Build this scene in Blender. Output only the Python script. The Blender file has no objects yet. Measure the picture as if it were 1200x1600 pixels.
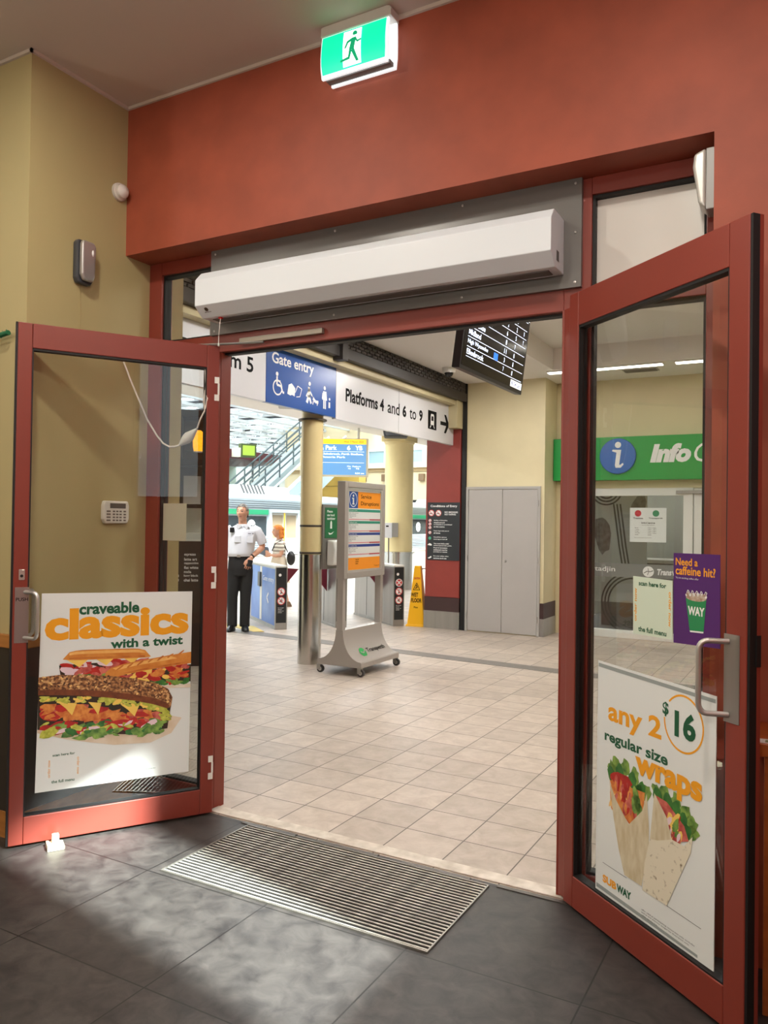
import bpy, bmesh, math, random
from mathutils import Vector, Matrix
random.seed(7)
SC = bpy.context.scene
COL = SC.collection
R = math.radians

# ------------------------------------------------------------------ camera
def place_camera():
    yaw, pitch, roll = 0.505835704, 0.0130507, -0.01437716
    f = Vector((-math.sin(yaw)*math.cos(pitch), math.cos(yaw)*math.cos(pitch), math.sin(pitch)))
    r = Vector((math.cos(yaw), math.sin(yaw), 0))
    d = f.cross(r)
    r2 = math.cos(roll)*r + math.sin(roll)*d
    d2 = -math.sin(roll)*r + math.cos(roll)*d
    cam = bpy.data.cameras.new('camera')
    o = bpy.data.objects.new('camera', cam)
    COL.objects.link(o)
    m = Matrix((r2, -d2, -f)).transposed().to_4x4()
    m.translation = (0, 0, 1.48)
    o.matrix_world = m
    cam.sensor_fit = 'VERTICAL'
    cam.sensor_height = 24
    cam.lens = 1227.73/1600*24
    cam.clip_end = 400
    cam.clip_start = 0.02
    SC.camera = o
place_camera()

# ------------------------------------------------------------------ light
SC.view_settings.view_transform = 'Standard'
SC.view_settings.look = 'None'
SC.view_settings.gamma = 1
SC.view_settings.use_curve_mapping = False
SC.view_settings.exposure = 0.0
W = bpy.data.worlds.new('world')
SC.world = W
W.use_nodes = True
W.node_tree.nodes['Background'].inputs[0].default_value = (0.86, 0.93, 1.0, 1)
W.node_tree.nodes['Background'].inputs[1].default_value = 1.6

def lamp(name, kind, loc, energy, color=(1, 1, 1), size=0.3, size_y=None, direction=(0, 0, -1), **kw):
    l = bpy.data.lights.new(name, kind)
    l.energy = energy
    l.color = color
    if kind == 'AREA':
        l.shape = 'RECTANGLE' if size_y else 'DISK'
        l.size = size
        if size_y: l.size_y = size_y
    for k, v in kw.items(): setattr(l, k, v)
    o = bpy.data.objects.new(name, l)
    COL.objects.link(o)
    o.location = loc
    o.rotation_euler = Vector(direction).to_track_quat('-Z', 'Y').to_euler()
    return o

lamp('sun', 'SUN', (8, -2, 6), 38.0, (0.93, 1.0, 0.98), direction=(-1, 0.215, -0.92), angle=R(2.4))
WARM = (1.0, 0.93, 0.83)
for x, y, e in ((-2.35, 1.6, 30), (-0.45, 1.35, 36), (-1.6, -1.2, 30), (-4.4, 0.4, 26)):
    lamp('downlight', 'AREA', (x, y, 3.62), e, WARM, 0.16)
# point lamps added unseen behind the camera to lift the ceiling
for x, y, e in ((-0.1, -1.1, 85), (-2.6, -1.6, 50), (-4.8, -0.6, 50)):
    lamp('ceiling_fill', 'POINT', (x, y, 2.5), e, WARM, shadow_soft_size=0.12)
# area lamps added under the outside ceiling to brighten the concourse
for x, y in ((-1.0, 4.6), (-3.3, 4.4), (-3.4, 6.6), (-3.4, 8.6), (1.4, 6.0)):
    lamp('concourse_fill', 'AREA', (x, y, 3.40), 32, (1.0, 0.96, 0.91), 0.5)
lamp('coffer_fill', 'AREA', (-0.9, 7.0, 3.66), 60, (1.0, 0.95, 0.88), 1.6, 1.6)
# area lamps added under the hall roof, standing in for its daylight
for x, y in ((-13.0, 13.0), (-15.0, 26.0), (-30.0, 30.0), (-24.0, 46.0)):
    lamp('roof_fill', 'AREA', (x, y, 8.2), 1080, (0.95, 0.98, 1.0), 9, 9)
for x, y in ((-6.6, 7.2), (-6.6, 11.5)):
    lamp('canopy_fill', 'AREA', (x, y, 3.38), 95, (0.98, 0.99, 1.0), 0.7)  # lamps added under the canopy to brighten the guard

# ------------------------------------------------------------------ materials
def lin(c):
    return tuple(((v/255)/12.92 if v/255 <= 0.04045 else ((v/255+0.055)/1.055)**2.4) for v in c)
MATS = {}
def M(name, rgb, rough=0.55, metal=0.0, var=0.0, scale=6.0, rgb2=None, bump=0.0, bscale=60.0, spec=0.5, coat=0.0, emit=0.0, stretch=None, detail=4.0, contrast=None):
    """plain or noise-mottled principled material"""
    if name in MATS: return MATS[name]
    m = bpy.data.materials.new(name); MATS[name] = m
    m.use_nodes = True
    nt = m.node_tree; b = nt.nodes['Principled BSDF']
    c = lin(rgb)
    b.inputs['Base Color'].default_value = (*c, 1)
    b.inputs['Roughness'].default_value = rough
    b.inputs['Metallic'].default_value = metal
    b.inputs['Specular IOR Level'].default_value = spec
    b.inputs['Coat Weight'].default_value = coat
    if emit:
        b.inputs['Emission Color'].default_value = (*c, 1)
        b.inputs['Emission Strength'].default_value = emit
    if var or rgb2:
        tc = nt.nodes.new('ShaderNodeTexCoord')
        src = tc.outputs['Object']
        if stretch:
            mp = nt.nodes.new('ShaderNodeMapping'); mp.inputs['Scale'].default_value = stretch
            nt.links.new(src, mp.inputs[0]); src = mp.outputs[0]
        n = nt.nodes.new('ShaderNodeTexNoise')
        n.inputs['Scale'].default_value = scale; n.inputs['Detail'].default_value = detail
        nt.links.new(src, n.inputs['Vector'])
        r = nt.nodes.new('ShaderNodeValToRGB')
        lo, hi = contrast or (0.3, 0.7)
        r.color_ramp.elements[0].position = lo; r.color_ramp.elements[1].position = hi
        if rgb2: c1, c2 = c, lin(rgb2)
        else: c1 = tuple(v*(1-var) for v in c); c2 = tuple(min(1, v*(1+var)) for v in c)
        r.color_ramp.elements[0].color = (*c1, 1); r.color_ramp.elements[1].color = (*c2, 1)
        nt.links.new(n.outputs['Fac'], r.inputs[0]); nt.links.new(r.outputs[0], b.inputs['Base Color'])
    if bump:
        tc = nt.nodes.new('ShaderNodeTexCoord')
        n = nt.nodes.new('ShaderNodeTexNoise'); n.inputs['Scale'].default_value = bscale; n.inputs['Detail'].default_value = 3
        nt.links.new(tc.outputs['Object'], n.inputs['Vector'])
        bp = nt.nodes.new('ShaderNodeBump'); bp.inputs['Strength'].default_value = bump; bp.inputs['Distance'].default_value = 0.01
        nt.links.new(n.outputs['Fac'], bp.inputs['Height']); nt.links.new(bp.outputs[0], b.inputs['Normal'])
    return m

def tile_mat(name, rgb, rgb2, grout, w, h, ox, oy, mortar, rough, nscale, spec=0.5, bump=0.15, fine=None):
    if name in MATS: return MATS[name]
    m = bpy.data.materials.new(name); MATS[name] = m
    m.use_nodes = True
    nt = m.node_tree; b = nt.nodes['Principled BSDF']
    tc = nt.nodes.new('ShaderNodeTexCoord')
    mp = nt.nodes.new('ShaderNodeMapping'); mp.inputs['Location'].default_value = (-ox, -oy, 0)
    nt.links.new(tc.outputs['Object'], mp.inputs[0])
    br = nt.nodes.new('ShaderNodeTexBrick')
    br.offset = 0; br.squash = 1
    br.inputs['Scale'].default_value = 1
    br.inputs['Brick Width'].default_value = w; br.inputs['Row Height'].default_value = h
    br.inputs['Mortar Size'].default_value = mortar; br.inputs['Mortar Smooth'].default_value = 0.2
    br.inputs['Bias'].default_value = 0
    nt.links.new(mp.outputs[0], br.inputs['Vector'])
    br.inputs['Color1'].default_value = (0.85, 0.85, 0.85, 1); br.inputs['Color2'].default_value = (1.05, 1.05, 1.05, 1)
    n = nt.nodes.new('ShaderNodeTexNoise'); n.inputs['Scale'].default_value = nscale; n.inputs['Detail'].default_value = 6; n.inputs['Roughness'].default_value = 0.65
    n.inputs['Distortion'].default_value = 0.6
    nt.links.new(tc.outputs['Object'], n.inputs['Vector'])
    r = nt.nodes.new('ShaderNodeValToRGB')
    r.color_ramp.elements[0].position = 0.32; r.color_ramp.elements[1].position = 0.72
    r.color_ramp.elements[0].color = (*lin(rgb), 1); r.color_ramp.elements[1].color = (*lin(rgb2), 1)
    nt.links.new(n.outputs['Fac'], r.inputs[0])
    mul = nt.nodes.new('ShaderNodeMixRGB'); mul.blend_type = 'MULTIPLY'; mul.inputs[0].default_value = 1
    nt.links.new(r.outputs[0], mul.inputs[1]); nt.links.new(br.outputs['Color'], mul.inputs[2])
    mx = nt.nodes.new('ShaderNodeMixRGB'); mx.inputs[2].default_value = (*lin(grout), 1)
    nt.links.new(br.outputs['Fac'], mx.inputs[0]); nt.links.new(mul.outputs[0], mx.inputs[1])
    nt.links.new(mx.outputs[0], b.inputs['Base Color'])
    b.inputs['Specular IOR Level'].default_value = spec
    rr = nt.nodes.new('ShaderNodeMapRange'); rr.inputs[3].default_value = rough-0.08; rr.inputs[4].default_value = rough+0.12
    nt.links.new(n.outputs['Fac'], rr.inputs[0]); nt.links.new(rr.outputs[0], b.inputs['Roughness'])
    bp = nt.nodes.new('ShaderNodeBump'); bp.inputs['Strength'].default_value = bump; bp.inputs['Distance'].default_value = 0.004
    inv = nt.nodes.new('ShaderNodeMath'); inv.operation = 'SUBTRACT'
    nt.links.new(n.outputs['Fac'], inv.inputs[0]); nt.links.new(br.outputs['Fac'], inv.inputs[1])
    nt.links.new(inv.outputs[0], bp.inputs['Height']); nt.links.new(bp.outputs[0], b.inputs['Normal'])
    return m

def glass_mat(name='clear_glass', tint=(0.97, 0.98, 0.975), ior=1.7):
    if name in MATS: return MATS[name]
    m = bpy.data.materials.new(name); MATS[name] = m
    m.use_nodes = True
    nt = m.node_tree; nt.nodes.clear()
    out = nt.nodes.new('ShaderNodeOutputMaterial')
    tr = nt.nodes.new('ShaderNodeBsdfTransparent'); tr.inputs[0].default_value = (*tint, 1)
    gl = nt.nodes.new('ShaderNodeBsdfGlossy'); gl.inputs['Roughness'].default_value = 0.0
    fr = nt.nodes.new('ShaderNodeFresnel'); fr.inputs[0].default_value = ior
    mx = nt.nodes.new('ShaderNodeMixShader')
    ge = nt.nodes.new('ShaderNodeNewGeometry')
    sb = nt.nodes.new('ShaderNodeMath'); sb.operation = 'SUBTRACT'; sb.inputs[0].default_value = 1
    nt.links.new(ge.outputs['Backfacing'], sb.inputs[1])
    ml = nt.nodes.new('ShaderNodeMath'); ml.operation = 'MULTIPLY'
    nt.links.new(fr.outputs[0], ml.inputs[0]); nt.links.new(sb.outputs[0], ml.inputs[1])
    nt.links.new(ml.outputs[0], mx.inputs[0])
    nt.links.new(tr.outputs[0], mx.inputs[1]); nt.links.new(gl.outputs[0], mx.inputs[2])
    nt.links.new(mx.outputs[0], out.inputs[0])
    return m

def translucent_mat(name, rgb, t=0.6):
    if name in MATS: return MATS[name]
    m = bpy.data.materials.new(name); MATS[name] = m
    m.use_nodes = True
    nt = m.node_tree; nt.nodes.clear()
    out = nt.nodes.new('ShaderNodeOutputMaterial')
    a = nt.nodes.new('ShaderNodeBsdfDiffuse'); a.inputs[0].default_value = (*lin(rgb), 1)
    b = nt.nodes.new('ShaderNodeBsdfTranslucent'); b.inputs[0].default_value = (*lin(rgb), 1)
    mx = nt.nodes.new('ShaderNodeMixShader'); mx.inputs[0].default_value = t
    nt.links.new(a.outputs[0], mx.inputs[1]); nt.links.new(b.outputs[0], mx.inputs[2]); nt.links.new(mx.outputs[0], out.inputs[0])
    return m

GLASS = glass_mat()
RED_WALL = M('red_wall_paint', (152, 72, 48), 0.6, var=0.12, scale=6, bump=0.03, bscale=120)
KHAKI = M('khaki_wall_paint', (172, 158, 112), 0.6, var=0.04, scale=2.5, stretch=(1, 1, 0.3))
KHAKI_OUT = M('cream_wall_paint', (212, 201, 164), 0.6, var=0.04, scale=3)
CEIL = M('ceiling_paint', (196, 182, 168), 0.8)
CEIL_OUT = M('concourse_ceiling_paint', (234, 230, 226), 0.8)
FRAME = M('red_aluminium', (130, 54, 42), 0.38, var=0.03)
BLACK = M('black_rubber', (14, 12, 12), 0.6)
STEEL = M('brushed_steel', (172, 170, 167), 0.34, 0.85, var=0.08, scale=14, stretch=(1, 1, 0.05))
CHROME = M('polished_steel', (196, 194, 190), 0.3, 0.75)
GREYMETAL = M('painted_grey_steel', (168, 165, 160), 0.45)
WHITE = M('white_plastic', (226, 224, 218), 0.45)
PAPER = M('white_paper', (224, 228, 226), 0.5)
DKGREEN = M('print_dark_green', (18, 86, 54), 0.5)
AMBER = M('print_amber', (236, 160, 22), 0.5)
PRINTBLACK = M('print_black', (14, 14, 16), 0.7, spec=0.15)
PRINTWHITE = M('print_white', (236, 236, 234), 0.5)
WOOD = M('oak_veneer', (150, 98, 44), 0.45, rgb2=(176, 118, 58), scale=3, stretch=(0.6, 6, 14))

# ------------------------------------------------------------------ mesh building
class MB:
    def __init__(s): s.v = []; s.f = []; s.m = []
    def add(s, vs, fs, m=0, T=None):
        k = len(s.v)
        s.v += [tuple(T @ Vector(p)) if T else tuple(p) for p in vs]
        s.f += [tuple(i+k for i in q) for q in fs]; s.m += [m]*len(fs)
        return s
    def box(s, x0, x1, y0, y1, z0, z1, m=0, T=None):
        vs = [(x, y, z) for z in (z0, z1) for y in (y0, y1) for x in (x0, x1)]
        return s.add(vs, [(0, 2, 3, 1), (4, 5, 7, 6), (0, 1, 5, 4), (1, 3, 7, 5), (3, 2, 6, 7), (2, 0, 4, 6)], m, T)
    def prism(s, poly, axis, a, b, m=0, T=None):
        n = len(poly)
        def mk(p, t): return {'y': (p[0], t, p[1]), 'x': (t, p[0], p[1]), 'z': (p[0], p[1], t)}[axis]
        vs = [mk(p, a) for p in poly] + [mk(p, b) for p in poly]
        fs = [tuple(range(n)), tuple(range(2*n-1, n-1, -1))] + [(i, (i+1) % n, n+(i+1) % n, n+i) for i in range(n)]
        return s.add(vs, fs, m, T)
    def tube(s, pts, r, n=10, m=0, caps=True, T=None):
        pts = [Vector(p) for p in pts]
        rs = r if isinstance(r, (list, tuple)) else [r]*len(pts)
        tang = []
        for i in range(len(pts)):
            a = pts[max(i-1, 0)]; b = pts[min(i+1, len(pts)-1)]
            tang.append((b-a).normalized())
        up = Vector((0, 0, 1)) if abs(tang[0].z) < 0.9 else Vector((1, 0, 0))
        nrm = tang[0].cross(up).normalized()
        vs = []; fs = []
        for i, p in enumerate(pts):
            nrm = (nrm - tang[i]*nrm.dot(tang[i])).normalized()
            bi = tang[i].cross(nrm)
            for k in range(n):
                a = 2*math.pi*k/n
                vs.append(p + (nrm*math.cos(a)+bi*math.sin(a))*rs[i])
        for i in range(len(pts)-1):
            for k in range(n):
                fs.append((i*n+k, i*n+(k+1) % n, (i+1)*n+(k+1) % n, (i+1)*n+k))
        if caps:
            fs.append(tuple(range(n-1, -1, -1))); fs.append(tuple((len(pts)-1)*n+k for k in range(n)))
        return s.add(vs, fs, m, T)
    def lathe(s, prof, c=(0, 0, 0), n=24, m=0, axis='z', T=None):
        vs = []; fs = []
        for r, h in prof:
            for k in range(n):
                a = 2*math.pi*k/n
                q = (r*math.cos(a), r*math.sin(a), h)
                if axis == 'y': q = (q[0], h, q[1])
                if axis == 'x': q = (h, q[0], q[1])
                vs.append((q[0]+c[0], q[1]+c[1], q[2]+c[2]))
        for i in range(len(prof)-1):
            for k in range(n):
                fs.append((i*n+k, i*n+(k+1) % n, (i+1)*n+(k+1) % n, (i+1)*n+k))
        fs.append(tuple(range(n-1, -1, -1))); fs.append(tuple((len(prof)-1)*n+k for k in range(n)))
        return s.add(vs, fs, m, T)
    def ell(s, c, rad, n=16, m=0, T=None):
        vs = []; fs = []; h = n//2
        for i in range(h+1):
            t = math.pi*i/h
            for k in range(n):
                a = 2*math.pi*k/n
                vs.append((c[0]+rad[0]*math.sin(t)*math.cos(a), c[1]+rad[1]*math.sin(t)*math.sin(a), c[2]+rad[2]*math.cos(t)))
        for i in range(h):
            for k in range(n): fs.append((i*n+k, (i+1)*n+k, (i+1)*n+(k+1) % n, i*n+(k+1) % n))
        return s.add(vs, fs, m, T)
    def loft(s, secs, n=20, m=0, T=None):
        """elliptical cross-sections (x, y, z, rx, ry) stacked along z"""
        vs = []; fs = []
        for x, y, z, rx, ry in secs:
            for k in range(n):
                a = 2*math.pi*k/n
                vs.append((x+rx*math.cos(a), y+ry*math.sin(a), z))
        for i in range(len(secs)-1):
            for k in range(n): fs.append((i*n+k, i*n+(k+1) % n, (i+1)*n+(k+1) % n, (i+1)*n+k))
        fs.append(tuple(range(n-1, -1, -1))); fs.append(tuple((len(secs)-1)*n+k for k in range(n)))
        return s.add(vs, fs, m, T)
    def flat(s, poly, y, m=0, t=0.0006, T=None):
        """thin printed patch in the x-z plane, its front at y"""
        return s.prism(poly, 'y', y, y+t, m, T)
    def disc(s, x, z, r, y, m=0, n=24, r2=None, t=0.0006, T=None, sx=1.0):
        if r2 is None:
            return s.flat([(x+sx*r*math.cos(2*math.pi*k/n), z+r*math.sin(2*math.pi*k/n)) for k in range(n)], y, m, t, T)
        vs = []; fs = []
        for k in range(n):
            c, q = math.cos(2*math.pi*k/n), math.sin(2*math.pi*k/n)
            vs += [(x+sx*r*c, y, z+r*q), (x+sx*r2*c, y, z+r2*q)]
        for k in range(n):
            a = 2*k; b = 2*((k+1) % n)
            fs.append((a, b, b+1, a+1))
        return s.add(vs, fs, m, T)
    def stroke(s, pts, w, y, m=0, T=None):
        """a flat printed line of width w through x-z points"""
        for a, b in zip(pts[:-1], pts[1:]):
            dx, dz = b[0]-a[0], b[1]-a[1]; L = math.hypot(dx, dz) or 1
            px, pz = -dz/L*w/2, dx/L*w/2
            s.flat([(a[0]+px, a[1]+pz), (a[0]-px, a[1]-pz), (b[0]-px, b[1]-pz), (b[0]+px, b[1]+pz)], y, m, 0.0004, T)
        return s
    def build(s, name, mats, parent=None, smooth=False, bevel=0, seg=2, sharp=40):
        if not isinstance(mats, (list, tuple)): mats = [mats]
        me = bpy.data.meshes.new(name)
        me.from_pydata(s.v, [], s.f)
        for m in mats: me.materials.append(m)
        me.polygons.foreach_set('material_index', s.m)
        bm = bmesh.new(); bm.from_mesh(me)
        bmesh.ops.recalc_face_normals(bm, faces=bm.faces); bm.to_mesh(me); bm.free()
        if smooth:
            me.polygons.foreach_set('use_smooth', [True]*len(me.polygons))
            me.set_sharp_from_angle(angle=R(sharp))
        me.update()
        o = bpy.data.objects.new(name, me)
        COL.objects.link(o)
        if parent: o.parent = parent
        if bevel:
            b = o.modifiers.new('bevel', 'BEVEL'); b.width = bevel; b.segments = seg; b.limit_method = 'ANGLE'; b.angle_limit = R(35)
            b.harden_normals = False
        return o

def tag(o, label=None, cat=None, group=None, kind=None):
    if label: o['label'] = label
    if cat: o['category'] = cat
    if group: o['group'] = group
    if kind: o['kind'] = kind
    return o
def thing(name, label, cat, loc=(0, 0, 0), rz=0.0, group=None, kind=None):
    o = bpy.data.objects.new(name, None); COL.objects.link(o)
    o.empty_display_size = 0.1
    o.location = loc; o.rotation_euler = (0, 0, R(rz))
    return tag(o, label, cat, group, kind)
def struct(name, mb, mats, label, cat, **kw):
    return tag(mb.build(name, mats, **kw), label, cat, kind='structure')
def copy_tree(o, parent=None):
    c = o.copy(); COL.objects.link(c); c.parent = parent
    for ch in list(o.children): copy_tree(ch, c)
    return c

def text_mb(body, x0, x1, z0, z1, y, mb=None, m=0, bold=0.0, shear=0.0, T=None, align=None, keep=False):
    """lettering fitted to the rectangle x0..x1, z0..z1 (x-z plane, facing -y)"""
    mb = mb or MB()
    cu = bpy.data.curves.new('lettering', 'FONT')
    cu.body = body; cu.size = 1; cu.offset = bold; cu.shear = shear; cu.resolution_u = 3
    o = bpy.data.objects.new('lettering', cu); COL.objects.link(o)
    dg = bpy.context.evaluated_depsgraph_get(); dg.update()
    me = bpy.data.meshes.new_from_object(o.evaluated_get(dg))
    COL.objects.unlink(o); bpy.data.objects.remove(o); bpy.data.curves.remove(cu)
    if not len(me.vertices): return mb
    xs = [v.co.x for v in me.vertices]; ys = [v.co.y for v in me.vertices]
    ax, bx, ay, by = min(xs), max(xs), min(ys), max(ys)
    kx = (x1-x0)/max(bx-ax, 1e-6); kz = (z1-z0)/max(by-ay, 1e-6)
    if keep: kx = kz
    vs = [(x0+(v.co.x-ax)*kx, y, z0+(v.co.y-ay)*kz) for v in me.vertices]
    mb.add(vs, [tuple(p.vertices) for p in me.polygons], m, T)
    bpy.data.meshes.remove(me)
    return mb
def lines_mb(lines, x0, z_top, h, gap, y, widths=None, bold=0.02, cw=0.55, m=0, mb=None, T=None):
    """left-aligned small lines of lettering, h tall each"""
    mb = mb or MB()
    for i, t in enumerate(lines):
        if not t: continue
        z1 = z_top - i*(h+gap)
        text_mb(t, x0, x0+len(t)*h*cw, z1-h, z1, y, mb, m, bold, T=T)
    return mb

def rects_frame(mb, x0, x1, z0, z1, w, y0, y1, m=0, wl=None, wr=None, wt=None, wb=None):
    wl = w if wl is None else wl; wr = w if wr is None else wr; wt = w if wt is None else wt; wb = w if wb is None else wb
    mb.box(x0, x0+wl, y0, y1, z0, z1, m); mb.box(x1-wr, x1, y0, y1, z0, z1, m)
    mb.box(x0+wl, x1-wr, y0, y1, z1-wt, z1, m)
    if wb: mb.box(x0+wl, x1-wr, y0, y1, z0, z0+wb, m)
    return mb

def fuse(mb, voxel=0.008, smooth_it=4):
    """weld overlapping volumes into one continuous surface"""
    me = bpy.data.meshes.new('body'); me.from_pydata(mb.v, [], mb.f)
    bm = bmesh.new(); bm.from_mesh(me); bmesh.ops.recalc_face_normals(bm, faces=bm.faces); bm.to_mesh(me); bm.free()
    o = bpy.data.objects.new('body', me); COL.objects.link(o)
    r = o.modifiers.new('r', 'REMESH'); r.mode = 'VOXEL'; r.voxel_size = voxel
    s = o.modifiers.new('s', 'SMOOTH'); s.factor = 0.5; s.iterations = smooth_it
    dg = bpy.context.evaluated_depsgraph_get(); dg.update()
    out = bpy.data.meshes.new_from_object(o.evaluated_get(dg))
    COL.objects.unlink(o); bpy.data.objects.remove(o); bpy.data.meshes.remove(me)
    return out
def mesh_obj(name, me, mats, parent, pick=None):
    me.materials.clear()
    for m in mats: me.materials.append(m)
    me.polygons.foreach_set('use_smooth', [True]*len(me.polygons))
    if pick: me.polygons.foreach_set('material_index', [pick(p.center) for p in me.polygons])
    me.update()
    o = bpy.data.objects.new(name, me); COL.objects.link(o); o.parent = parent
    return o

# ================================================================== THE SHOP SHELL
XL, YB, YF, ZC, ZB = -3.216, 2.948, 3.12, 3.655, 2.868
struct('floor', MB().box(-7, 2.2, -4, 3.0749, -0.12, 0),
       tile_mat('slate_tile', (37, 35, 35), (76, 72, 69), (19, 18, 18), 0.61, 0.61, -2.465, 2.44, 0.003, 0.42, 11, 0.4, 0.12),
       'dark slate look floor tiles inside the shop', 'floor')
struct('floor', MB().box(-75, 12, 3.075, 85, -0.12, 0),
       tile_mat('stone_tile', (168, 154, 140), (196, 183, 170), (84, 74, 66), 0.298, 0.285, -1.44, 3.41, 0.0032, 0.42, 9, 0.5, 0.05),
       'pale beige paving tiles of the station concourse', 'floor')
struct('ceiling', MB().box(-7, 0.67, -4, YB, ZC, ZC+0.15), CEIL, 'plain plastered shop ceiling', 'ceiling')
# red bulkhead over the doors and the red wall right of them, one L-shaped front wall
mb = MB().prism([(XL, ZB), (-0.33, ZB), (-0.33, 0), (2.2, 0), (2.2, ZC), (XL, ZC)], 'y', YB, YB+0.29)
struct('wall_front', mb, RED_WALL, 'mottled brick red wall above and right of the entrance doors', 'wall')
# khaki return wall on the left: pier that carries the left side of the doorway
struct('wall_left', MB().box(-7, XL, 2.364, 3.38, 0, ZC), KHAKI, 'khaki painted wall pier left of the entrance doors', 'wall')
struct('wall_back', MB().box(-7.2, 2.4, -4.2, -4, 0, ZC), KHAKI, 'khaki back wall of the shop', 'wall')
struct('wall_side', MB().box(-7.2, -7, -4, 2.364, 0, ZC), KHAKI, 'khaki far left side wall of the shop', 'wall')
mb = MB()
RX = 0.55
WY0, WY1, WZ0, WZ1 = 1.42, 2.06, 1.66, 3.52  # unseen wall and opening, placed and sized to shape the sun patch
mb.box(RX, RX+0.12, -4, WY0, 0, ZC); mb.box(RX, RX+0.12, WY1, YB, 0, ZC); mb.box(RX, RX+0.12, WY0, WY1, 0, WZ0); mb.box(RX, RX+0.12, WY0, WY1, WZ1, ZC)
struct('wall_right', mb, RED_WALL, 'red right side wall of the shop with a window opening sized for the sun patch', 'wall')
w = rects_frame(MB(), -WY1, -WY0, WZ0, WZ1, 0.03, -0.03, 0.03)
wo = struct('window_1', w, FRAME, 'unseen tall window in the right shop wall, sized to shape the sun patch', 'window')
wo.location = (RX+0.06, 0, 0); wo.rotation_euler = (0, 0, R(-90))
MB().box(-WY1+0.03, -WY0-0.03, -0.003, 0.003, WZ0+0.03, WZ1-0.03).build('glass', GLASS, wo)
# ceiling bead
mb = MB(); 
mb.box(XL, 2.2, YB-0.012, YB, ZC-0.016, ZC); mb.box(XL, XL+0.012, 2.352, YB-0.012, ZC-0.016, ZC); mb.box(-7, XL+0.012, 2.352, 2.364, ZC-0.016, ZC)
struct('trim_1', mb, CEIL, 'thin pale bead where the shop ceiling meets the walls', 'trim')
# wainscot on the khaki pier
mb = MB(); mb.box(-7, XL+0.012, 2.352, 2.364, 0.12, 0.872); mb.box(XL, XL+0.012, 2.352, 3.05, 0.12, 0.872)
DARKPANEL = M('dark_laminate', (52, 46, 40), 0.4)
struct('trim_2', mb, DARKPANEL, 'dark laminate wainscot along the lower khaki wall', 'trim')
mb = MB(); mb.box(-7, XL+0.02, 2.344, 2.364, 0.872, 0.935); mb.box(XL, XL+0.02, 2.364, 3.03, 0.872, 0.935)
struct('trim_3', mb, WOOD, 'oak rail capping the dark wainscot on the left', 'trim', bevel=0.004)
mb = MB(); mb.box(-7, XL+0.016, 2.348, 2.364, 0.0, 0.12); mb.box(XL, XL+0.016, 2.364, 3.05, 0.0, 0.12)
struct('baseboard_left', mb, WOOD, 'oak skirting under the dark wainscot on the left', 'baseboard')
# threshold strip
struct('trim_4', MB().box(-3.2, -0.33, 3.085, 3.165, 0.0, 0.006), M('worn_stone', (214, 206, 194), 0.6, rgb2=(176, 166, 152), scale=14),
       'worn pale stone threshold strip between slate and concourse tiles', 'trim', bevel=0.003)
mb = MB()
for x in (-2.30, -1.86, -1.42, -0.98): mb.box(x-0.16, x+0.16, 3.048, 3.07, 0, 0.004)
struct('trim_5', mb, M('dull_aluminium', (96, 92, 88), 0.4, 0.7), 'narrow dull metal edge strip in front of the stone threshold', 'trim')

struct('wall_east', MB().box(2.4, 2.6, 2.0, 11, 0, 5.2), KHAKI, 'unseen right side wall of the concourse, extended to block the sun', 'wall')  # out of view; lengthened and raised to stop sun leaking in
# ------------------------------------------------------------------ door frame, sidelights
mb = MB()
Y0, Y1 = 3.12, 3.20
mb.box(XL, -3.125, Y0, Y1, 0, ZB)             # left outer post
mb.box(-2.765, -2.70, Y0, Y1, 0, 2.345)        # left door jamb
mb.box(-0.91, -0.80, Y0, Y1, 0, ZB)            # right door jamb and mullion
mb.box(-0.373, -0.33, Y0, Y1, 0, ZB)           # right outer post
mb.box(-3.125, -0.91, Y0, Y1, 2.80, ZB); mb.box(-0.80, -0.373, Y0, Y1, 2.80, ZB)      # head
mb.box(-3.125, -0.91, Y0, Y1, 2.345, 2.435)    # transom bar
mb.box(-0.80, -0.373, Y0, Y1, 2.345, 2.435)
mb.box(-3.125, -2.765, Y0, Y1, 0, 0.10); mb.box(-0.80, -0.373, Y0, Y1, 0, 0.10)
mb.box(-2.735, -2.70, 3.10, Y0, 0, 2.345); mb.box(-0.91, -0.875, 3.10, Y0, 0, 2.345)
struct('trim_6', mb, FRAME, 'dark red aluminium frame around the entrance with its transom bar', 'door frame', bevel=0.003)
mb = MB()   # black gaskets
for x0, x1, z0, z1 in ((-3.125, -2.765, 0.10, 2.345), (-0.80, -0.373, 0.10, 2.345), (-3.125, -2.765, 2.435, 2.80), (-0.80, -0.373, 2.435, 2.80)):
    rects_frame(mb, x0, x1, z0, z1, 0.010, 3.135, 3.185)
mb.box(-2.70, -0.91, 3.15, 3.19, 2.335, 2.345)
struct('trim_7', mb, BLACK, 'black rubber gaskets in the entrance frame', 'gasket')
for i, (x0, x1, z0, z1, lab) in enumerate(((-3.125, -2.765, 0.10, 2.345, 'clear sidelight pane between khaki pier and left door'),
                                      (-0.80, -0.373, 0.10, 2.345, 'clear sidelight pane behind the right open door'),
                                      (-3.125, -2.765, 2.435, 2.80, 'small clear pane above the left sidelight beside the air curtain'))):
    struct('window_%d' % (i+2), MB().box(x0+0.010, x1-0.010, 3.157, 3.163, z0+0.010, z1-0.010), GLASS, lab, 'window')
struct('window_5', MB().box(-0.790, -0.383, 3.168, 3.178, 2.445, 2.79), M('frosted_white_glass', (208, 204, 196), 0.35, var=0.03, scale=3),
       'white frosted pane above the right sidelight', 'window')
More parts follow.
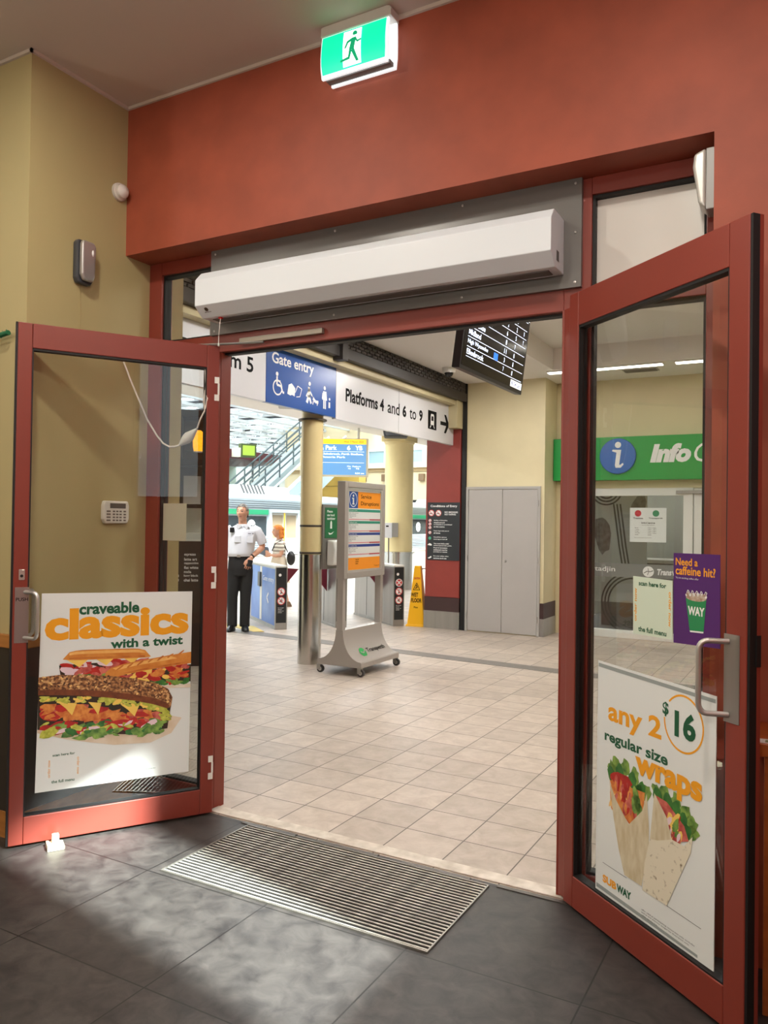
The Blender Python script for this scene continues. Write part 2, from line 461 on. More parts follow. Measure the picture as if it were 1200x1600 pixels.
# grey infill plate over the doors
pl = thing('infill_plate', 'flat grey metal infill plate behind the air curtain over the doorway', 'panel', (-1.80, 3.119, 2.43))
MB().box(-0.958, 0.965, -0.022, 0, 0.0, 0.437).build('sheet', M('grey_painted_sheet', (104, 102, 98), 0.34, 0.15, spec=0.6), pl)
for x, z in [(x, z) for x in (-0.93, -0.2, 0.45, 0.94) for z in (0.02, 0.417)]+[(0.94, 0.22)]:
    MB().lathe([(0.006, 0), (0.005, -0.003), (0.002, -0.004)], (x, -0.022, z), 8, axis='y').build('screw', CHROME, pl)

# ------------------------------------------------------------------ door leaves
def door_leaf(name, label, loc, rz, width, height, hinge_left, open_x, open_z, plate, text, paneltop):
    d = thing(name, label, 'door', loc, rz, kind='structure')
    th = 0.044
    x0, x1 = open_x; z0, z1 = open_z
    mb = MB()
    mb.box(0, x0, 0, th, 0.012, height); mb.box(x1, width, 0, th, 0.012, height)
    mb.box(x0+0.001, x1-0.001, 0, th, z1, height); mb.box(x0+0.001, x1-0.001, 0, th, 0.012, z0)
    mb.build('frame', FRAME, d, bevel=0.003)
    g = MB()
    g.box(x0, x0+0.006, 0.004, th-0.004, z0, z1); g.box(x1-0.006, x1, 0.004, th-0.004, z0, z1)
    g.box(x0, x1, 0.004, th-0.004, z1-0.010, z1); g.box(x0, x1, 0.004, th-0.004, z0, z0+0.006)
    g.build('glazing_gasket', BLACK, d)
    fx = width if hinge_left else 0
    s = 1 if hinge_left else -1
    a, b = sorted((fx, fx+s*0.009))
    MB().box(a, b, 0.004, 0.030, 0.012, height).build('edge_gasket', BLACK, d)
    MB().box(x0+0.006, x1-0.006, 0.019, 0.025, z0+0.006, z1-0.010).build('pane', GLASS, d)
    px0, px1, pz0, pz1 = plate
    for side in (0, 1):
        ya, yb = ((-0.0025, 0) if side == 0 else (th, th+0.0025))
        p = MB().box(px0, px1, ya, yb, pz0, pz1).build('push_plate', STEEL, d, bevel=0.0008)
        if side == 0 and text:
            text_mb(text, px0+0.004, px1-0.004, pz1-0.062, pz1-0.046, -0.0032, bold=0.01).build('lettering', PRINTBLACK, p)
        hx = (px0+px1)/2 + (0.012 if not hinge_left else -0.012)
        o = -1 if side == 0 else 1
        yb0 = 0 if side == 0 else th
        za, zb = pz0+0.022, pz1-0.022
        pts = [(hx, yb0, za)]
        inw = (0.085 if not hinge_left else -0.085)*0.55
        rr = 0.03
        for k in range(0, 7):
            t = k/6*math.pi/2
            pts.append((hx+inw*(0.7+0.3*math.sin(t)), yb0+o*(0.05+0.02*math.sin(t)), za+rr*(1-math.cos(t))) )
        top = [(p[0], p[1], za+zb-p[2]) for p in reversed(pts)]
        MB().tube(pts+top, 0.0085, 12).build('pull_handle', CHROME, p, smooth=True, sharp=60)
    return d, th

dl, TH = door_leaf('door_1', 'open red framed glass door on the left with the sandwich poster', (-3.146, 2.272, 0), 58.1255, 0.927, 2.357, False,
               (0.060, 0.864), (0.134, 2.245), (0.008, 0.066, 0.916, 1.165), 'PUSH', 0)
k = MB().box(0.022, 0.047, -0.006, 0, 1.198, 1.246).build('lock_plate', CHROME, dl, bevel=0.003)
MB().lathe([(0.007, 0), (0.006, -0.003)], (0.034, -0.006, 1.216), 12, axis='y').build('keyhole', BLACK, k)
for z0, z1 in ((2.08, 2.20), (1.135, 1.245), (0.18, 0.297)):
    h = MB()
    h.box(0.902, 0.926, -0.004, 0, z0, z0+0.032); h.box(0.902, 0.926, -0.004, 0, z1-0.032, z1)
    h.box(0.918, 0.927, -0.006, 0, z0+0.032, z1-0.032)
    h.build('hinge', WHITE, dl, bevel=0.001)
dr, TH = door_leaf('door_2', 'open red framed glass door on the right with the wraps poster', (-0.868, 3.056, 0), -39.936, 0.897, 2.387, True,
               (0.060, 0.820), (0.130, 2.255), (0.815, 0.874, 0.907, 1.166), None, 0)
MB().box(0.897, 0.9065, 0.030, 0.044, 0.012, 2.387).build('edge_strip', FRAME, dr)
MB().box(0.899, 0.910, 0.026, 0.042, 1.08, 1.17).build('lock_strike', BLACK, dr)
MB().box(-0.055, 0.0, 0.012, 0.05, 0.012, 2.345).build('pivot_stile', FRAME, dr, bevel=0.003)

# ------------------------------------------------------------------ posters on the glass
def poster_thing(name, label, door_loc, rz, cx, z, cat='poster'):
    c, s = math.cos(R(rz)), math.sin(R(rz))
    return thing(name, label, cat, (door_loc[0]+cx*c, door_loc[1]+cx*s, z), rz)
SEEDED = M('seeded_crust_print', (92, 52, 26), 0.6, rgb2=(196, 138, 84), scale=75, contrast=(0.42, 0.66))
CRUST = M('golden_crust_print', (222, 150, 66), 0.6, rgb2=(196, 112, 34), scale=18)
CRUMB = M('crumb_print', (232, 190, 120), 0.6, var=0.06, scale=30)
P_RED = M('tomato_print', (196, 38, 26), 0.5, rgb2=(150, 24, 22), scale=40)
P_HAM = M('meat_print', (158, 44, 44), 0.5, rgb2=(214, 116, 100), scale=35)
P_CHK = M('chicken_print', (186, 84, 30), 0.5, rgb2=(226, 150, 70), scale=38)
P_LEAF = M('lettuce_print', (52, 98, 38), 0.5, rgb2=(142, 176, 80), scale=35)
P_AVO = M('avocado_print', (150, 158, 40), 0.5, rgb2=(208, 206, 92), scale=55)
P_CHEESE = M('cheese_print', (238, 200, 96), 0.5, var=0.05, scale=20)
P_DARK = M('dark_filling_print', (58, 26, 18), 0.6, rgb2=(30, 40, 18), scale=30)
P_ONION = M('onion_print', (226, 200, 208), 0.5)
P_WRAPPER = M('wrapper_print', (226, 214, 196), 0.6, rgb2=(206, 182, 152), scale=10)
P_TORT = M('tortilla_print', (214, 204, 176), 0.6, rgb2=(192, 176, 140), scale=16, stretch=(3, 1, 1))
P_TORT2 = M('speckled_tortilla_print', (222, 214, 192), 0.6, rgb2=(120, 104, 74), scale=55, contrast=(0.60, 0.74))
P_SPIN = M('spinach_print', (28, 84, 32), 0.5, rgb2=(66, 130, 52), scale=28)
FOOD = [SEEDED, CRUST, CRUMB, P_RED, P_HAM, P_CHK, P_LEAF, P_AVO, P_CHEESE, P_DARK, P_ONION, P_WRAPPER, P_TORT, P_TORT2, P_SPIN,
        M('crust_low_print', (96, 46, 20), 0.6, rgb2=(128, 66, 30), scale=40), M('seed_print', (206, 160, 108), 0.6), M('seed_dark_print', (70, 38, 20), 0.6),
        M('crust_high_print', (240, 190, 112), 0.6, rgb2=(224, 160, 78), scale=22), M('crust_edge_print', (178, 92, 26), 0.6, rgb2=(206, 126, 50), scale=26)]
def blob(mb, x, z, rx, rz_, y, m, rot=0.0, wob=0.2, n=12, rnd=random):
    pts = []
    for k in range(n):
        a = 2*math.pi*k/n; q = 1+wob*(rnd.random()-0.5)*2
        px, pz = rx*q*math.cos(a), rz_*q*math.sin(a)
        pts.append((x+px*math.cos(rot)-pz*math.sin(rot), z+px*math.sin(rot)+pz*math.cos(rot)))
    mb.flat(pts, y, m, 0.00005)
def band(top, bot): return top + list(reversed(bot))

# --- sandwich poster on the left door (local x from sheet's left edge at 0.113)
DLL, DLR = (-3.146, 2.272, 0), 58.1255
ps = poster_thing('sandwich_poster', 'white poster of three filled sandwiches on the left door glass', DLL, DLR, 0.0, 0)
ps.location.z = 0.229
def zz(z): return z-0.229
MB().flat([(0.108, 0), (0.809, 0), (0.813, zz(1.122)), (0.121, zz(1.133))], 0.0165, 0, 0.0022).build('sheet', PAPER, ps)
YP = 0.0160
text_mb('craveable', 0.283, 0.556, zz(1.028), zz(1.082), YP, bold=0.035).build('lettering', DKGREEN, ps)
text_mb('classics', 0.136, 0.797, zz(0.914), zz(1.060), YP, bold=0.045).build('headline', AMBER, ps)
text_mb('with a twist', 0.426, 0.769, zz(0.862), zz(0.906), YP-0.0001, bold=0.035).build('lettering', DKGREEN, ps)
text_mb('scan here for', 0.180, 0.276, zz(0.384), zz(0.396), YP, bold=0.02).build('lettering', DKGREEN, ps)
text_mb('the full menu', 0.177, 0.276, zz(0.262), zz(0.276), YP, bold=0.02).build('lettering', DKGREEN, ps)
Tm = Matrix.Translation((0.165, YP, zz(0.29))) @ Matrix.Rotation(R(-90), 4, 'Y')
text_mb('order now', 0, 0.08, -0.006, 0.006, 0, T=Tm).build('lettering', AMBER, ps)
Tm = Matrix.Translation((0.292, YP, zz(0.37))) @ Matrix.Rotation(R(90), 4, 'Y')
text_mb('order now', 0, 0.08, -0.006, 0.006, 0, T=Tm).build('lettering', AMBER, ps)
lines_mb(['serving suggestion only. participating restaurants only. while stocks last.'], 0.40, zz(0.272), 0.006, 0, YP, bold=0).build('small_print', DKGREEN, ps)
rnd = random.Random(3)
def filling(mb, path, depth, kinds, n, size, y, rnd, xlim=None):
    for i in range(n):
        t = rnd.random(); q = t*(len(path)-1); k = min(int(q), len(path)-2); f = q-k
        x = path[k][0]*(1-f)+path[k+1][0]*f; z = path[k][1]*(1-f)+path[k+1][1]*f
        z -= depth*rnd.random()
        rx = size*(0.6+0.8*rnd.random()); rzz = rx*(0.25+0.35*rnd.random())
        if xlim: x = min(max(x, xlim[0]+rx*1.25), xlim[1]-rx*1.25)
        blob(mb, x, z, rx, rzz, y-i*0.000002, rnd.choice(kinds), rnd.uniform(-0.5, 0.5), 0.25, 10, rnd)
def loaf_top(x0, x1, zl, zr, h, n=14, bulge=0.35):
    pts_t = []; pts_b = []
    for i in range(n+1):
        t = i/n; x = x0+(x1-x0)*t; z = zl+(zr-zl)*t
        e = max(0.0, 1-abs(2*t-1)**6)**0.5
        pts_t.append((x, z+h*e)); pts_b.append((x, z-h*0.12*e))
    return pts_t, pts_b
# back-left sandwich
mb = MB()
mb.flat([(0.21, zz(0.735)), (0.60, zz(0.72)), (0.62, zz(0.80)), (0.20, zz(0.80))], YP-0.0001, 9, 0.00005)
filling(mb, [(0.22, zz(0.80)), (0.60, zz(0.80))], 0.065, [3, 4, 4, 4, 10, 3], 70, 0.030, YP-0.0002, rnd)
filling(mb, [(0.30, zz(0.745)), (0.60, zz(0.745))], 0.025, [6, 6, 14], 22, 0.022, YP-0.0004, rnd)
for x in (0.28, 0.40, 0.52): mb.flat([(x-0.05, zz(0.825)), (x+0.05, zz(0.822)), (x+0.008, zz(0.785))], YP-0.0006, 8, 0.00005)
t, b = loaf_top(0.215, 0.615, zz(0.826), zz(0.812), 0.042)
mb.flat(band(t, b), YP-0.0008, 1, 0.00005)
lay = lambda t, b, f0, f1, y, m: mb.flat(band([(p[0]*(1-f0)+q[0]*f0, p[1]*(1-f0)+q[1]*f0) for p, q in zip(t, b)], [(p[0]*(1-f1)+q[0]*f1, p[1]*(1-f1)+q[1]*f1) for p, q in zip(t, b)]), y, m, 0.00005)
lay(t[1:-1], b[1:-1], 0.12, 0.40, YP-0.00085, 18); lay(t[1:-1], b[1:-1], 0.74, 0.90, YP-0.00085, 19)
mb.build('sandwich_picture', FOOD, ps)
# back-right sandwich
mb = MB()
mb.flat([(0.43, zz(0.70)), (0.811, zz(0.675)), (0.811, zz(0.76)), (0.43, zz(0.74))], YP-0.0009, 9, 0.00005)
filling(mb, [(0.44, zz(0.735)), (0.80, zz(0.755))], 0.05, [3, 5, 4, 8, 3, 5], 70, 0.024, YP-0.0010, rnd, (0.42, 0.81))
filling(mb, [(0.46, zz(0.70)), (0.80, zz(0.69))], 0.02, [6, 6, 14, 3], 26, 0.020, YP-0.0012, rnd, (0.44, 0.81))
t = [(0.40, zz(0.722)), (0.405, zz(0.750)), (0.43, zz(0.772)), (0.50, zz(0.788)), (0.60, zz(0.800)), (0.70, zz(0.812)), (0.811, zz(0.822))]
b = [(0.40, zz(0.722)), (0.43, zz(0.722)), (0.50, zz(0.735)), (0.60, zz(0.748)), (0.70, zz(0.757)), (0.811, zz(0.766))]
mb.flat(band(t, b), YP-0.0014, 1, 0.00005)
lay(t[2:], b[2:], 0.10, 0.38, YP-0.00145, 18); lay(t[2:], b[2:], 0.78, 0.94, YP-0.00145, 19)
for k in range(7): blob(mb, 0.47+k*0.048, zz(0.768+k*0.0085), 0.020, 0.004, YP-0.0015, 19, 0.6, 0.3, 8, rnd)
mb.flat([(0.61, zz(0.665)), (0.811, zz(0.665)), (0.811, zz(0.645)), (0.66, zz(0.655))], YP-0.0009, 11, 0.00005)
mb.build('sandwich_picture', FOOD, ps)
# front sandwich
mb = MB()
mb.flat([(0.1135, zz(0.50)), (0.25, zz(0.452)), (0.45, zz(0.405)), (0.62, zz(0.395)), (0.72, zz(0.43)), (0.77, zz(0.50)), (0.70, zz(0.52)), (0.1135, zz(0.56))], YP-0.0003, 11, 0.00005)
mb.flat([(0.17, zz(0.50)), (0.28, zz(0.47)), (0.31, zz(0.50)), (0.20, zz(0.53))], YP-0.00035, 5, 0.00005)
mb.flat([(0.1135, zz(0.70)), (0.35, zz(0.66)), (0.60, zz(0.62)), (0.715, zz(0.56)), (0.70, zz(0.455)), (0.50, zz(0.45)), (0.30, zz(0.475)), (0.1135, zz(0.515))], YP-0.0016, 9, 0.00005)
filling(mb, [(0.13, zz(0.62)), (0.40, zz(0.575)), (0.66, zz(0.535))], 0.05, [5, 5, 5, 3, 4, 5], 80, 0.034, YP-0.0017, rnd, (0.1135, 0.71))
filling(mb, [(0.13, zz(0.545)), (0.40, zz(0.515)), (0.68, zz(0.50))], 0.05, [3, 3, 6, 14, 10, 7], 80, 0.030, YP-0.0019, rnd, (0.1135, 0.71))
filling(mb, [(0.30, zz(0.485)), (0.68, zz(0.47))], 0.03, [6, 14, 6], 36, 0.026, YP-0.0021, rnd, (0.25, 0.71))
for x, z, w in ((0.24, 0.62, 0.08), (0.36, 0.61, 0.06), (0.52, 0.585, 0.09)):
    mb.flat([(x-w/2, zz(z+0.01)), (x+w/2, zz(z)), (x+w*0.25, zz(z-0.055)), (x-w*0.1, zz(z-0.02))], YP-0.0023, 8, 0.00005)
filling(mb, [(0.125, zz(0.665)), (0.40, zz(0.635)), (0.62, zz(0.585)), (0.69, zz(0.555))], 0.022, [7, 7, 7, 8], 90, 0.018, YP-0.0024, rnd, (0.1135, 0.725))
filling(mb, [(0.66, zz(0.575)), (0.705, zz(0.53))], 0.05, [7], 14, 0.018, YP-0.0026, rnd, (0.1135, 0.73))
t = [(0.1135, zz(0.752)), (0.20, zz(0.757)), (0.30, zz(0.748)), (0.42, zz(0.735)), (0.54, zz(0.712)), (0.64, zz(0.682)), (0.70, zz(0.648)), (0.722, zz(0.605)), (0.715, zz(0.555))]
b = [(0.1135, zz(0.672)), (0.20, zz(0.664)), (0.30, zz(0.652)), (0.42, zz(0.632)), (0.54, zz(0.606)), (0.63, zz(0.580)), (0.69, zz(0.556)), (0.715, zz(0.555))]
mb.flat(band(t, b[:-1]), YP-0.0028, 0, 0.00005)
def strip(t, b, f0, f1, y, m):
    n_ = min(len(t), len(b))
    mb.flat(band([(t[i][0]*(1-f0)+b[i][0]*f0, t[i][1]*(1-f0)+b[i][1]*f0) for i in range(n_)], [(t[i][0]*(1-f1)+b[i][0]*f1, t[i][1]*(1-f1)+b[i][1]*f1) for i in range(n_)]), y, m, 0.00005)
strip(t, b[:-1]+[(0.700, zz(0.552))], 0.72, 1.0, YP-0.0029, 15)
for i in range(150):
    k = rnd.randrange(0, 7); f = rnd.random()*0.68; g_ = rnd.random()
    xa = t[k][0]*(1-g_)+t[k+1][0]*g_; za = t[k][1]*(1-g_)+t[k+1][1]*g_; zb_ = b[k][1]*(1-g_)+b[k+1][1]*g_
    blob(mb, min(xa, 0.70), za*(1-f)+zb_*f, 0.007, 0.004, YP-0.0030-i*1e-6, rnd.choice([2, 16, 16, 17]), rnd.uniform(-1, 1), 0.3, 7, rnd)
mb.build('sandwich_picture', FOOD, ps)

# --- wraps poster on the right door
DRL, DRR = (-0.868, 3.056, 0), -39.936
pw = poster_thing('wraps_poster', 'white poster of two wraps with a price on the right door glass', DRL, DRR, 0.0, 0.138)
def zw(z): return z-0.138
MB().flat([(0.184, 0), (0.766, 0.002), (0.769, zw(0.968)), (0.186, zw(0.979))], 0.0165, 0, 0.0022).build('sheet', PAPER, pw)
mb = MB(); GREYP = M('print_grey', (150, 158, 156), 0.5)
MB().flat([(0.19, zw(0.957)), (0.766, zw(0.946)), (0.766, zw(0.958)), (0.19, zw(0.971))], YP, 0).build('edge_band', GREYP, pw); MB().flat([(0.19, zw(0.147)), (0.70, zw(0.147)), (0.70, zw(0.156)), (0.19, zw(0.162))], YP, 0).build('edge_band', GREYP, pw)

text_mb('any 2', 0.249, 0.530, zw(0.752), zw(0.846), YP, bold=0.03).build('headline', AMBER, pw)
MB().disc(0.630, zw(0.850), 0.0930, YP, 0, 48, 0.0865, sx=0.96).build('price_ring', AMBER, pw)
MB().disc(0.552, zw(0.882), 0.030, YP-0.0002).build('ring_gap', PAPER, pw)
text_mb('$', 0.535, 0.564, zw(0.857), zw(0.904), YP-0.0008, bold=0.03).build('lettering', DKGREEN, pw)
text_mb('16', 0.591, 0.685, zw(0.803), zw(0.890), YP-0.0004, bold=0.04).build('lettering', DKGREEN, pw)
text_mb('regular size', 0.230, 0.561, zw(0.685), zw(0.735), YP, bold=0.03).build('lettering', DKGREEN, pw)
text_mb('wraps', 0.402, 0.716, zw(0.604), zw(0.688), YP-0.0018, bold=0.045).build('headline', AMBER, pw)
for a, b_, body, mt in ((0.227, 0.305, 'SUB', AMBER), (0.307, 0.386, 'WAY', DKGREEN)):
    text_mb(body, a, b_, zw(0.180), zw(0.208), YP, bold=0.05).build('lettering', mt, pw)
MB().stroke([(0.226, zw(0.249)), (0.36, zw(0.2485))], 0.0012, YP).build('rule_line', PRINTBLACK, pw); MB().stroke([(0.55, zw(0.245)), (0.714, zw(0.243))], 0.0012, YP).build('rule_line', PRINTBLACK, pw)
lines_mb(['offer valid at participating restaurants only, excludes', 'extras and delivery. images for illustration only.', 'while stocks last.'], 0.440, zw(0.180), 0.006, 0.003, YP, bold=0, cw=0.75).build('small_print', PRINTBLACK, pw)
rnd = random.Random(9)
mb = MB()
# left wrap
for x, z, a in ((0.278, 0.600, 0.5), (0.30, 0.622, 0.1), (0.35, 0.628, -0.2), (0.395, 0.612, -0.4), (0.455, 0.575, -0.8)):
    blob(mb, x, zw(z), 0.024, 0.034, YP-0.0001, 6, a, 0.22, 14, rnd)
for x, z, a in ((0.275, 0.580, 0.6), (0.318, 0.600, 0.1), (0.385, 0.592, -0.2), (0.430, 0.575, -0.4), (0.415, 0.560, -0.3)):
    blob(mb, x, zw(z), 0.023, 0.034, YP-0.0002, 14, a, 0.12, 14, rnd)
mb.flat([(0.262, zw(0.56)), (0.452, zw(0.575)), (0.445, zw(0.50)), (0.372, zw(0.44)), (0.30, zw(0.49))], YP-0.0003, 5, 0.00005)
blob(mb, 0.325, zw(0.575), 0.06, 0.028, YP-0.00035, 3, 0.1, 0.1, 14, rnd)
for i in range(46): blob(mb, rnd.uniform(0.275, 0.41), zw(rnd.uniform(0.475, 0.56)), rnd.uniform(0.006, 0.014), rnd.uniform(0.02, 0.034), YP-0.0004-i*2e-6, rnd.choice([5, 5, 5, 4, 3, 2]), rnd.uniform(-0.7, 0.3), 0.2, 8, rnd)
for x, z in ((0.405, 0.55), (0.415, 0.525), (0.40, 0.515), (0.425, 0.50)): blob(mb, x, zw(z), 0.016, 0.03, YP-0.0006, 6, 0.1, 0.15, 10, rnd)
mb.flat([(0.255, zw(0.585)), (0.262, zw(0.555)), (0.300, zw(0.500)), (0.370, zw(0.438)), (0.440, zw(0.51)), (0.462, zw(0.575)), (0.474, zw(0.47)), (0.475, zw(0.40)), (0.440, zw(0.255)), (0.350, zw(0.255)), (0.318, zw(0.33)), (0.285, zw(0.44))], YP-0.0008, 12, 0.00005)
# right wrap
for x, z, a in ((0.515, 0.592, 0.6), (0.55, 0.604, 0.2), (0.60, 0.592, -0.2), (0.640, 0.570, -0.5), (0.668, 0.545, -0.7), (0.675, 0.520, -0.9)):
    blob(mb, x, zw(z), 0.022, 0.032, YP-0.0009, 6, a, 0.25, 14, rnd)
for x, z, a in ((0.518, 0.580, 0.5), (0.565, 0.578, 0.0), (0.600, 0.568, -0.3), (0.630, 0.540, -0.5), (0.645, 0.510, -0.6)):
    blob(mb, x, zw(z), 0.023, 0.032, YP-0.0010, 14, a, 0.12, 14, rnd)
mb.flat([(0.50, zw(0.585)), (0.56, zw(0.58)), (0.64, zw(0.53)), (0.66, zw(0.49)), (0.60, zw(0.465)), (0.56, zw(0.46))], YP-0.0011, 4, 0.00005)
for i in range(24): blob(mb, rnd.uniform(0.555, 0.625), zw(rnd.uniform(0.475, 0.54)), rnd.uniform(0.006, 0.013), rnd.uniform(0.012, 0.03), YP-0.0012-i*2e-6, rnd.choice([4, 3, 6, 10, 6, 8]), rnd.uniform(-0.8, 0.1), 0.2, 8, rnd)
mb.flat([(0.500, zw(0.590)), (0.560, zw(0.530)), (0.585, zw(0.468)), (0.64, zw(0.468)), (0.676, zw(0.510)), (0.670, zw(0.46)), (0.620, zw(0.36)), (0.564, zw(0.246)), (0.445, zw(0.244)), (0.455, zw(0.34)), (0.480, zw(0.43))], YP-0.0014, 13, 0.00005)
mb.flat([(0.500, zw(0.590)), (0.560, zw(0.530)), (0.585, zw(0.468)), (0.52, zw(0.44)), (0.480, zw(0.43))], YP-0.0015, 12, 0.00005)
mb.build('wrap_picture', FOOD, pw)

# --- menu sticker and coffee sticker
pm = poster_thing('menu_sticker', 'small pale green sticker inviting to scan, left of the purple one', DRL, DRR, 0.0, 1.105, 'sticker')
PALEGREEN = M('print_pale_green', (206, 220, 200), 0.5)
MB().flat([(0.381, 0.0), (0.576, 0.006), (0.573, 0.198), (0.378, 0.200)], 0.0172, 0, 0.0018).build('sheet', PALEGREEN, pm)
text_mb('scan here for', 0.408, 0.545, 0.170, 0.186, 0.0168, bold=0.03).build('lettering', DKGREEN, pm)
text_mb('the full menu', 0.408, 0.548, 0.012, 0.030, 0.0168, bold=0.03).build('lettering', DKGREEN, pm)
for x, a in ((0.392, -90), (0.564, 90)):
    Tm = Matrix.Translation((x, 0.0168, 0.045 if a < 0 else 0.160)) @ Matrix.Rotation(R(a), 4, 'Y')
    text_mb('order now', 0, 0.115, -0.007, 0.007, 0, bold=0.02, T=Tm).build('lettering', AMBER, pm)
pc = poster_thing('coffee_sticker', 'purple sticker of a green coffee cup on the right door glass', DRL, DRR, 0.0, 1.103, 'sticker')
PURPLE = M('print_purple', (78, 28, 104), 0.5)
MB().flat([(0.581, 0.0), (0.780, 0.010), (0.777, 0.293), (0.578, 0.291)], 0.0172, 0, 0.0018).build('sheet', PURPLE, pc)
text_mb('Need a', 0.588, 0.686, 0.252, 0.276, 0.0168, bold=0.02).build('lettering', AMBER, pc)
text_mb('caffeine hit?', 0.588, 0.760, 0.222, 0.250, 0.0168, bold=0.02).build('lettering', AMBER, pc)
text_mb("Try an exciting coffee offer", 0.588, 0.690, 0.208, 0.215, 0.0168).build('small_print', PRINTWHITE, pc)
mb = MB()
mb.flat([(0.654, 0.046), (0.713, 0.050), (0.724, 0.155), (0.635, 0.150)], 0.0166, 0, 0.0001)
mb.flat([(0.656, 0.044), (0.712, 0.047), (0.713, 0.052), (0.654, 0.049)], 0.0165, 1, 0.0001)
mb.disc(0.680, 0.154, 0.011, 0.0164, 2, 20, sx=4.0, t=0.0001)
for i in range(16):
    x = 0.638+i*0.0056
    mb.disc(x, 0.160+0.008*((i*7) % 5)/5, 0.004+0.003*((i*3) % 4)/4, 0.0162, 2 if i % 3 else 1, 10, t=0.0001)
for i in range(5):
    x = 0.640+i*0.019
    mb.stroke([(x, 0.166), (x+0.004, 0.176), (x+0.010, 0.172), (x+0.006, 0.165)], 0.002, 0.0161, 1)
mb.build('cup_picture', [M('print_cup_green', (36, 134, 80), 0.5), PRINTWHITE, M('print_coffee_foam', (206, 192, 176), 0.5, rgb2=(150, 110, 80), scale=90)], pc)
text_mb('WAY', 0.646, 0.717, 0.098, 0.126, 0.0160, bold=0.04).build('lettering', PRINTWHITE, pc)

# ================================================================== SHOP FITTINGS
# air curtain
ac = thing('air_curtain', 'long white air curtain unit mounted above the open doorway', 'air curtain', (-1.80, 3.096, 2.43))
prof = [(0.0, 0.276), (-0.133, 0.276), (-0.174, 0.231), (-0.174, 0.103), (-0.117, 0.054), (0.0, 0.054)]
ACW = M('white_enamel', (216, 222, 226), 0.42)
MB().prism([(y, z) for y, z in prof], 'x', -0.905, 0.895).build('casing', ACW, ac, bevel=0.003)
mb = MB()
mb.box(-0.86, 0.86, -0.090, -0.030, 0.050, 0.054)
mb.build('air_outlet', M('outlet_grey_plastic', (92, 88, 84), 0.6), ac)  # plain dark grey strip under the casing
mb = MB(); mb.box(0.895, 0.896, -0.100, -0.070, 0.085, 0.125)
mb.build('rating_label', M('label_grey', (84, 82, 80), 0.5), ac)
Tb = Matrix.Translation((-0.845, -0.1455, 0.0785)) @ Matrix.Rotation(R(49), 4, 'X')
mb = MB(); mb.disc(0, 0.012, 0.011, -0.002, 0, 16, T=Tb); mb.box(-0.010, 0.010, -0.0025, -0.001, 0.006, 0.018, 0, Tb)
text_mb('airwave', -0.018, 0.022, -0.006, 0.0, -0.002, mb, 0, 0.02, T=Tb)
mb.build('badge', M('badge_brown', (70, 52, 36), 0.5), ac)
mb = MB(); mb.tube([(-0.80, -0.10, 0.052), (-0.805, -0.10, 0.02), (-0.815, -0.095, -0.03), (-0.82, -0.09, -0.075)], 0.0018, 6)
mb.ell((-0.82, -0.09, -0.080), (0.005, 0.005, 0.007), 8)
mb.build('pull_cord', WHITE, ac)
MB().box(-0.808, -0.792, -0.108, -0.092, 0.046, 0.054).build('switch', M('red_plastic', (196, 30, 24), 0.4), ac)

# door closer of the left leaf
dc = thing('door_closer', 'slim grey sliding arm door closer on the transom bar over the left door', 'door closer', (-2.32, 3.118, 2.372))
MB().box(-0.245, 0.255, -0.022, 0, 0, 0.026).build('track', M('closer_grey', (150, 140, 126), 0.4, 0.4), dc, bevel=0.002)
MB().tube([(-0.08, -0.035, -0.012), (-0.28, -0.07, -0.010), (-0.52, -0.125, -0.006)], 0.006, 8).build('arm', STEEL, dc)

# exit sign
ex = thing('exit_sign', 'lit green running man exit sign on the ceiling above the doors', 'exit sign', (-1.765, 2.90, ZC))
HW = M('sign_housing_white', (206, 200, 192), 0.5)
mb = MB(); mb.prism([(-0.170, -0.045), (-0.170, -0.004), (-0.155, 0), (0.165, 0), (0.180, -0.008), (0.182, -0.045)], 'y', -0.045, 0.030)
mb.build('housing', HW, ex, bevel=0.003)
def em(name, rgb, e): return M(name, rgb, 0.4, emit=e)
EMW = em('lit_white_acrylic', (232, 238, 240), 0.9)
def curved(x0, x1, zt, zb, yf, bulge, th, m, mb, n=8):
    vs = []; fs = []
    for i in range(n+1):
        t = i/n; z = zt+(zb-zt)*t; y = yf - bulge*math.sin(math.pi*t*0.9)
        xa = x0+0.012*max(0, t-0.75)*4*0.3; xb = x1-0.012*max(0, t-0.75)*4*0.3
        vs += [(xa, y, z), (xb, y, z), (xa, y+th, z), (xb, y+th, z)]
    for i in range(n):
        a = 4*i; b = a+4
        fs += [(a, a+1, b+1, b), (a+2, b+2, b+3, a+3), (a, b, b+2, a+2), (a+1, a+3, b+3, b+1)]
    fs += [(0, 2, 3, 1), (4*n, 4*n+1, 4*n+3, 4*n+2)]
    return mb.add(vs, fs, m)
curved(-0.168, 0.168, -0.045, -0.232, -0.036, 0.010, 0.012, 0, MB()).build('diffuser', EMW, ex, smooth=True)
fg = em('lit_green_acrylic', (0, 206, 150), 1.35)
p = curved(-0.163, 0.158, -0.048, -0.216, -0.038, 0.011, 0.002, 0, MB()).build('front_panel', fg, ex, smooth=True)
curved(-0.155, 0.176, -0.045, -0.240, 0.018, -0.004, 0.012, 0, MB()).build('rear_panel', EMW, ex, smooth=True)
MB().box(-0.155, 0.165, -0.018, 0.016, -0.232, -0.215).build('lower_edge', M('sign_edge_grey', (120, 116, 112), 0.5), ex)
EMG2 = em('lit_figure_white', (240, 250, 246), 1.8)
def yq(z): return -0.0405 - 0.011*math.sin(math.pi*((-0.048-z)/0.167)*0.9)
mb = MB()
zs = [-0.056-i*0.0193 for i in range(9)]
